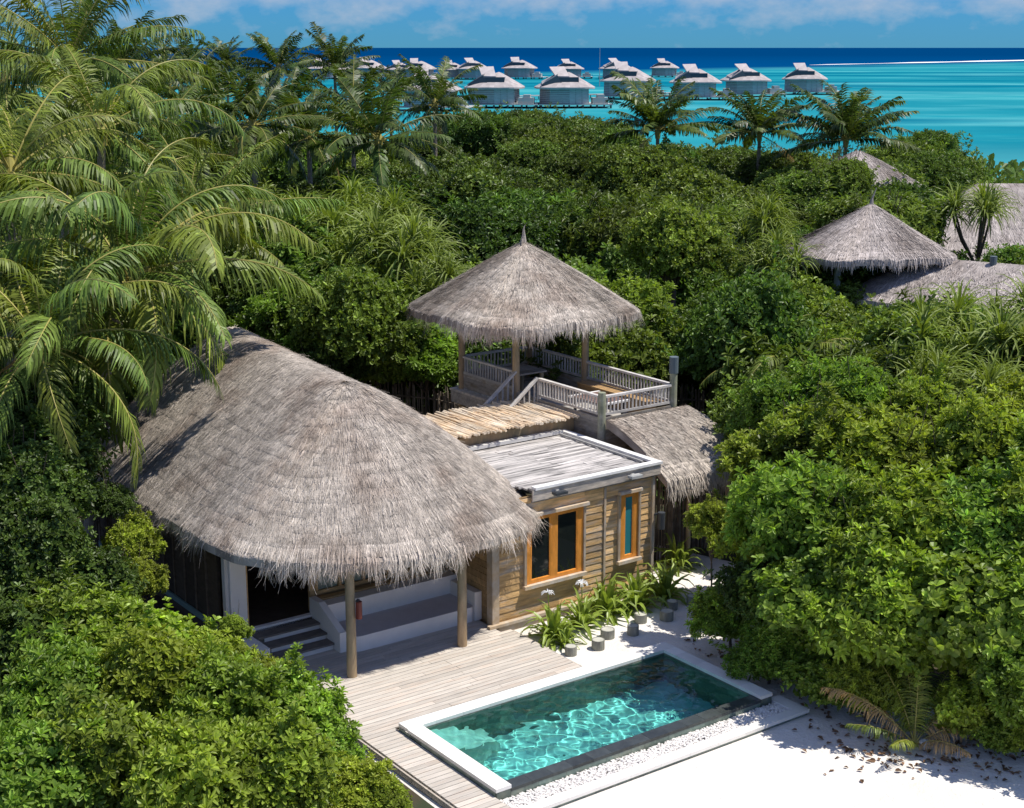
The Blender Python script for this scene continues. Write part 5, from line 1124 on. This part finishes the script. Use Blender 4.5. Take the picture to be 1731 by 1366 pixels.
# ------------------------------------------------------------------ near bushes  (pixel of crown centre, height of crown centre, scale, kind, label)
NB = [
 # lower left
 (55, 1345, 1.5, 1.0, 'A0', 'in the lower left corner of the photo'), (190, 1310, 1.5, 1.0, 'A1', 'along the bottom edge, second from the left corner'), (330, 1345, 1.3, 1.0, 'A2', 'along the bottom edge left of centre'), (465, 1345, 1.0, .95, 'A3', 'along the bottom edge nearest the deck corner'), (585, 1350, .45, .62, 'A0', 'small one spilling beside the sand strip at the deck edge'), (640, 1375, .35, .5, 'A2', 'lowest small one by the deck edge at the bottom'),
 (95, 1215, 1.5, 1.0, 'A2', 'left edge bush above the corner one'), (245, 1195, 1.5, 1.0, 'A3', 'mid left bush below the villa side wall'), (375, 1215, 1.3, 1.0, 'A0', 'in front of the porch steps'), (480, 1250, .9, .9, 'A1', 'bulging over the deck corner'), (545, 1300, .6, .6, 'A3', 'at the deck edge above the sand strip'),
 (20, 1110, 1.6, .95, 'S0', 'at the left edge, lower of the dark ones'), (150, 1105, 1.6, 1.0, 'A1', 'between the palm trunk and the bottom bushes'), (265, 1125, 1.2, .85, 'G1', 'round leaved one beside the shaded terrace'), (360, 1150, 1.1, .7, 'A2', 'left of the porch steps'), (425, 1175, 1.2, .62, 'A0', 'touching the lowest porch step'),
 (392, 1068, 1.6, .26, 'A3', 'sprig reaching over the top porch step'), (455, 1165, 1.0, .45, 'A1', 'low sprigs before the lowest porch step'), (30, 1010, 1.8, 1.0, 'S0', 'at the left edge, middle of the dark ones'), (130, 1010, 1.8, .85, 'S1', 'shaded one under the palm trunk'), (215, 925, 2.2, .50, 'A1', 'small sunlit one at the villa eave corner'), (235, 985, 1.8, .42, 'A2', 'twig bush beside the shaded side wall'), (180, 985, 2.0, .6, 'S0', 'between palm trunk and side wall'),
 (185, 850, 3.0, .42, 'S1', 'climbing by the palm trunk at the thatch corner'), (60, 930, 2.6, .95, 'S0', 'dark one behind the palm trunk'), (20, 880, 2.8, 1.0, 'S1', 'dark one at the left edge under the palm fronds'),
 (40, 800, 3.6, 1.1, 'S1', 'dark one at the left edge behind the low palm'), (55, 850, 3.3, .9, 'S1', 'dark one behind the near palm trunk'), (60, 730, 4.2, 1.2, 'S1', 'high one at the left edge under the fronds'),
 (1235, 1045, .8, .62, 'A1', 'low skirt beside the last stumps'), (1300, 1115, .55, .6, 'A3', 'lowest skirt above the pool corner'), (1395, 1150, .55, .6, 'G0', 'lowest skirt right of the pool corner'), (1465, 1165, .7, .6, 'A0', 'lowest skirt left of the sand palm'), (1625, 1205, .6, .55, 'G1', 'lowest skirt right of the sand palm'),
 # big mass at the right
 (1318, 805, 3.1, .98, 'A0', 'top left of the big mass right of the cabin'), (1385, 770, 3.6, 1.1, 'A1', 'top of the big mass right of the cabin'), (1510, 790, 3.6, 1.15, 'A2', 'top middle of the big mass'), (1640, 800, 3.6, 1.15, 'A3', 'top right of the big mass'), (1745, 800, 3.6, 1.1, 'A0', 'top of the big mass at the right edge'),
 (1305, 915, 2.5, .88, 'A3', 'nearest the cabin corner'), (1370, 890, 3.0, 1.15, 'A2', 'upper left middle of the big mass'), (1500, 910, 3.0, 1.2, 'A0', 'centre of the big mass'), (1630, 920, 3.0, 1.15, 'A1', 'right of the centre of the big mass'), (1745, 930, 3.0, 1.15, 'A3', 'right edge of the big mass'),
 (1300, 1010, 1.6, .8, 'S0', 'lower left flank of the big mass by the stumps'), (1395, 1020, 1.9, 1.0, 'G1', 'lower flank of the big mass above the pool corner'), (1500, 1040, 2.1, 1.15, 'A1', 'lower middle of the big mass'), (1625, 1050, 2.1, 1.15, 'G0', 'round leaved lower right of the big mass'), (1740, 1060, 2.1, 1.15, 'A2', 'lower right edge of the big mass'),
 (1325, 1080, .9, .65, 'A2', 'low skirt above the shaded sand, left'), (1430, 1100, 1.0, .75, 'G1', 'low skirt above the shaded sand, middle'), (1560, 1080, 1.7, .8, 'G0', 'overhanging the small palm on the sand'), (1690, 1140, 1.2, .85, 'G1', 'overhang right of the small palm on the sand'), (1755, 1180, 1.2, .9, 'A0', 'lower right edge overhang'),
 (1690, 1245, .35, .36, 'G0', 'small low one on the sand near the lower right corner'), (1738, 1240, .5, .42, 'A1', 'low one at the lower right edge'), (1205, 885, 2.6, .42, 'A1', 'light sprig beside the stick screen'), (1262, 885, 2.3, .62, 'G1', 'between stick screen and big mass'),
 (1330, 730, 3.3, 1.0, 'A1', 'behind the big mass below the young palm'), (1440, 700, 3.8, 1.1, 'A2', 'behind the big mass under the strap leaved thicket'), (1300, 745, 2.9, .7, 'S0', 'leafy one at the end of the lean-to eave'),
 (1560, 740, 3.6, 1.1, 'A3', 'below the strap leaved thicket'), (1700, 740, 3.6, 1.1, 'A1', 'below the strap leaved thicket near the right edge'),
 # light green ones behind, right
 (1360, 580, 3.1, 1.1, 'A0', 'sunlit one left below the open pavilion'), (1450, 595, 2.6, 1.0, 'A1', 'sunlit one below the open pavilion'), (1560, 590, 2.9, 1.1, 'A2', 'under the long low roof, nearer the pavilion'), (1655, 590, 2.9, 1.1, 'A3', 'under the long low roof, farther right'), (1400, 625, 3.5, 1.1, 'A2', 'round one left of the strap leaved thicket'), (1490, 628, 3.4, 1.0, 'A3', 'round one in the dip left of the strap leaved thicket'),
 (1250, 560, 3.9, 1.2, 'S0', 'right of the terrace post, mid distance'),
 # left of the tower behind the villa
 (500, 560, 3.6, 1.3, 'A1', 'behind the villa ridge, left'), (590, 560, 3.6, 1.3, 'A2', 'behind the villa ridge, middle'), (680, 560, 3.5, 1.25, 'A0', 'left of the lookout posts'), (720, 610, 3.0, 1.0, 'A3', 'tucked against the lookout panel'), (640, 610, 3.0, 1.1, 'A1', 'above the stick fence'), (560, 620, 2.9, 1.1, 'S0', 'above the villa roof flank'), (745, 540, 3.6, 1.1, 'A2', 'under the left eave of the lookout hat'),
 (450, 530, 3.8, 1.3, 'S1', 'behind the villa peak'), (1010, 590, 3.0, 1.1, 'S1', 'behind the terrace rail'), (1090, 590, 3.1, 1.1, 'S0', 'behind the tall terrace post'), (1060, 540, 4.0, 1.2, 'A2', 'lit one right under the lookout eave'),
]
gname = {'S': ('beach_shrub', 'shade-darkened green shrub'), 'A': ('sea_lettuce_bush', 'bright glossy bush'), 'G': ('sea_grape_bush', 'round leaved green bush')}
for i, (px, py, z, s, k, lab) in enumerate(NB):
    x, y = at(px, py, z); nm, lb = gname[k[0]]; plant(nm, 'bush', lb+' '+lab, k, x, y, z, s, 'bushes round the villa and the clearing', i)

# ------------------------------------------------------------------ jungle
SKYL = [(-200, 200), (0, 190), (240, 200), (480, 190), (520, 215), (640, 235), (740, 200), (860, 178), (950, 188), (1040, 196), (1120, 225), (1180, 255), (1220, 222), (1330, 236), (1400, 262), (1470, 262), (1500, 232), (1560, 220), (1620, 222), (1665, 262), (1700, 305), (1735, 400), (2000, 420)]
sx_, sy_ = zip(*SKYL)
BOX = [(700, 425, 1080, 700, 42), (980, 600, 1145, 700, 42), (1350, 352, 1600, 470, 57), (1500, 452, 1900, 505, 52), (1610, 316, 1900, 400, 74), (1478, 284, 1515, 300, 84), (545, 0, 1480, 176, 200), (640, 640, 800, 700, 46), (190, 192, 232, 212, 76)]
def ok_tree(x, y, zc, r):
    u, v = toUV(x, y)
    if -7 < u < 13.6 and -30 < v < 17.2: return False
    if u < 20 and v < 4: return False
    px, py, dz = pix(x, y, zc); rp = r*FPX/dz
    if px < -260 or px > 1731+260: return False
    top = py-rp*.82
    if top < np.interp(px, sx_, sy_)-4: return False
    for q in (-.7, .7):
        if top+rp*.25 < np.interp(px+q*rp, sx_, sy_)-4: return False
    for x0, y0, x1, y1, D in BOX:
        if dz < D and px+rp*.85 > x0 and px-rp*.85 < x1 and py+rp*.6 > y0 and py-rp*.75 < y1: return False
    return True
def colname(px):
    for lim, nm in ((250, 'behind the big left palms'), (420, 'below the left skyline palms'), (560, 'beside the wide pale palm'), (700, 'left of the lookout hat'), (860, 'above the lookout hat, left half'), (1000, 'above the lookout hat, right half'),
                    (1150, 'right of the lookout hat'), (1300, 'below the middle lagoon palm'), (1420, 'left of the open pavilion'), (1520, 'above the open pavilion'), (1640, 'right of the open pavilion')):
        if px < lim: return nm
    return 'at the far right'
rg = np.random.default_rng(99); trees = []; cnt = 0
def scatter(y0, y1, sp, kinds, rr, zf, minsep):
    global cnt
    y = y0
    while y < y1:
        hw = y*.36+6; x = -hw+rg.uniform(0, sp)
        while x < hw:
            xx, yy = x+rg.uniform(-.35, .35)*sp, y+rg.uniform(-.35, .35)*sp; s = rg.uniform(*rr)
            k = kinds[rg.integers(len(kinds))]; R0 = (RB if k[0] in 'BD' else RC)[0]*s
            base = zf(xx, yy)+rg.normal(0, .85)
            for dz in (0, -.8, -1.6, -2.4):
                if ok_tree(xx, yy, base+dz, R0):
                    trees.append((xx, yy, base+dz, s, k)); break
            x += sp
        y += sp*.86
scatter(38, 66, 3.7, ['B0', 'B1', 'B2', 'B3', 'D0', 'D1'], (.75, 1.3), lambda x, y: 3.4+.9*math.sin(x*.21+1)*math.cos(y*.17), 3)
scatter(66, 152, 6.6, ['C0', 'C1', 'C2', 'C0', 'C1', 'D0'], (.85, 1.5), lambda x, y: 3.6+.9*math.sin(x*.13+2)*math.cos(y*.11)+(y-66)*.022, 5)
LK = {'D0': 'long leaved tree', 'D1': 'long leaved tree', 'B0': 'leafy tree', 'B1': 'leafy tree', 'B2': 'leafy tree', 'B3': 'leafy tree', 'C0': 'far tree', 'C1': 'far tree', 'C2': 'far tree'}
DB = ((44, 'row one'), (50, 'row two'), (57, 'row three'), (66, 'row four'), (80, 'row five'), (95, 'row six'), (115, 'row seven'), (999, 'last row'))
trees.sort(key=lambda t: (t[1], t[0])); from collections import defaultdict
gr = defaultdict(list)
for q in trees:
    px, py, dz = pix(q[0], q[1], q[2]); row = next(n_ for lim, n_ in DB if q[1] < lim); gr[(colname(px), row, LK[q[4]])].append(q+(px,))
ti = 0
ORD = {1: ('',), 2: (', left one', ', right one'), 3: (', leftmost', ', middle one', ', rightmost')}
for (cn_, row, lk), lst in gr.items():
    lst.sort(key=lambda q: q[-1]); n_ = len(lst); names = ORD.get(n_) or [', %s from the left' % a_ for a_ in ('first', 'second', 'third', 'fourth', 'fifth', 'sixth', 'seventh', 'eighth', 'ninth', 'tenth', 'eleventh', 'twelfth', 'thirteenth', 'fourteenth', 'fifteenth', 'sixteenth')]
    for q, nn in zip(lst, names):
        x, y, z, s, k, _px = q; plant('jungle_tree', 'tree', lk+' '+cn_+', '+row+nn, k, x, y, z, s, 'jungle trees between villa and lagoon', ti); ti += 1
print('trees', ti)
for (px, py, z, s_, k, lab) in ((1425, 306, 5.45, .82, 'B2', 'leafy tree covering the left half of the small rear thatched roof'),):
    x, y = at(px, py, z); plant('jungle_tree', 'tree', lab, k, x, y, z, s_, 'jungle trees between villa and lagoon', 77)
# undergrowth that closes the gaps between the trunks
def undergrowth():
    rg = np.random.default_rng(5); b = MB(); n = 52000; yy = 36+(150-36)*rg.uniform(0, 1, n)**1.5; xx = rg.uniform(-1, 1, n)*(yy*.36+7)
    u = xx*UX+yy*UY-U0; v = -xx*UY+yy*UX-V0; ok = ~((u > -3) & (u < 13.4) & (v < 17.2)) & ~((u < 20) & (v < 5)) & ~((xx > 15) & (xx > 75-yy*.2))
    xx, yy = xx[ok], yy[ok]; n = len(xx); z = rg.uniform(.1, 1.5, n)*(1+(yy > 65)*.5); p = np.stack((xx, yy, z), -1)
    ax = unit(rg.normal(0, 1, (n, 3))+np.array((0, 0, .8))); sz = np.where(yy > 65, .75, .42)*rg.uniform(.7, 1.3, n)
    leaf_batch(b, p, ax, unit(rg.normal(0, 1, (n, 3))+np.array((0, 0, 1.))), sz, sz*.6, rg.uniform(.5, 1.1, n))
    tag(b.build('undergrowth', M_LEAFMID), 'dark leafy undergrowth filling the gaps between the jungle trees', 'undergrowth', kind='stuff')
undergrowth()
def litter():
    rg = np.random.default_rng(6); b = MB(); n = 430
    px = rg.uniform(1150, 1731, n*3); py = rg.uniform(1080, 1320, n*3); P = []
    for a, c in zip(px, py):
        lim = np.interp(a, (1150, 1300, 1400, 1500, 1731), (1060, 1150, 1230, 1270, 1290)); pr = math.exp(-((c-lim)/42)**2)
        if rg.uniform() < pr: P.append(at(a, c, .0))
    P = np.array(P[:n]); n = len(P); u_, v_ = P[:, 0]*UX+P[:, 1]*UY-U0, -P[:, 0]*UY+P[:, 1]*UX-V0
    ok = ~((u_ < 7.1) & (v_ > -4.0)); P = P[ok]; n = len(P); a = rg.uniform(0, 6.28, n); ax = np.stack((np.cos(a), np.sin(a), rg.uniform(0, .35, n)), -1); sz = rg.uniform(.06, .15, n)
    leaf_batch(b, np.c_[P, np.full(n, .018)], unit(ax), np.tile((0, 0, 1.), (n, 1))+rg.normal(0, .25, (n, 3)), sz, sz*.65, rg.uniform(.4, 1.6, n), fold=.3, droop=.1)
    tag(b.build('fallen_leaves', M_DEADLEAF), 'brown fallen leaves strewn on the shaded sand under the big bush', 'leaves', kind='stuff')
litter()
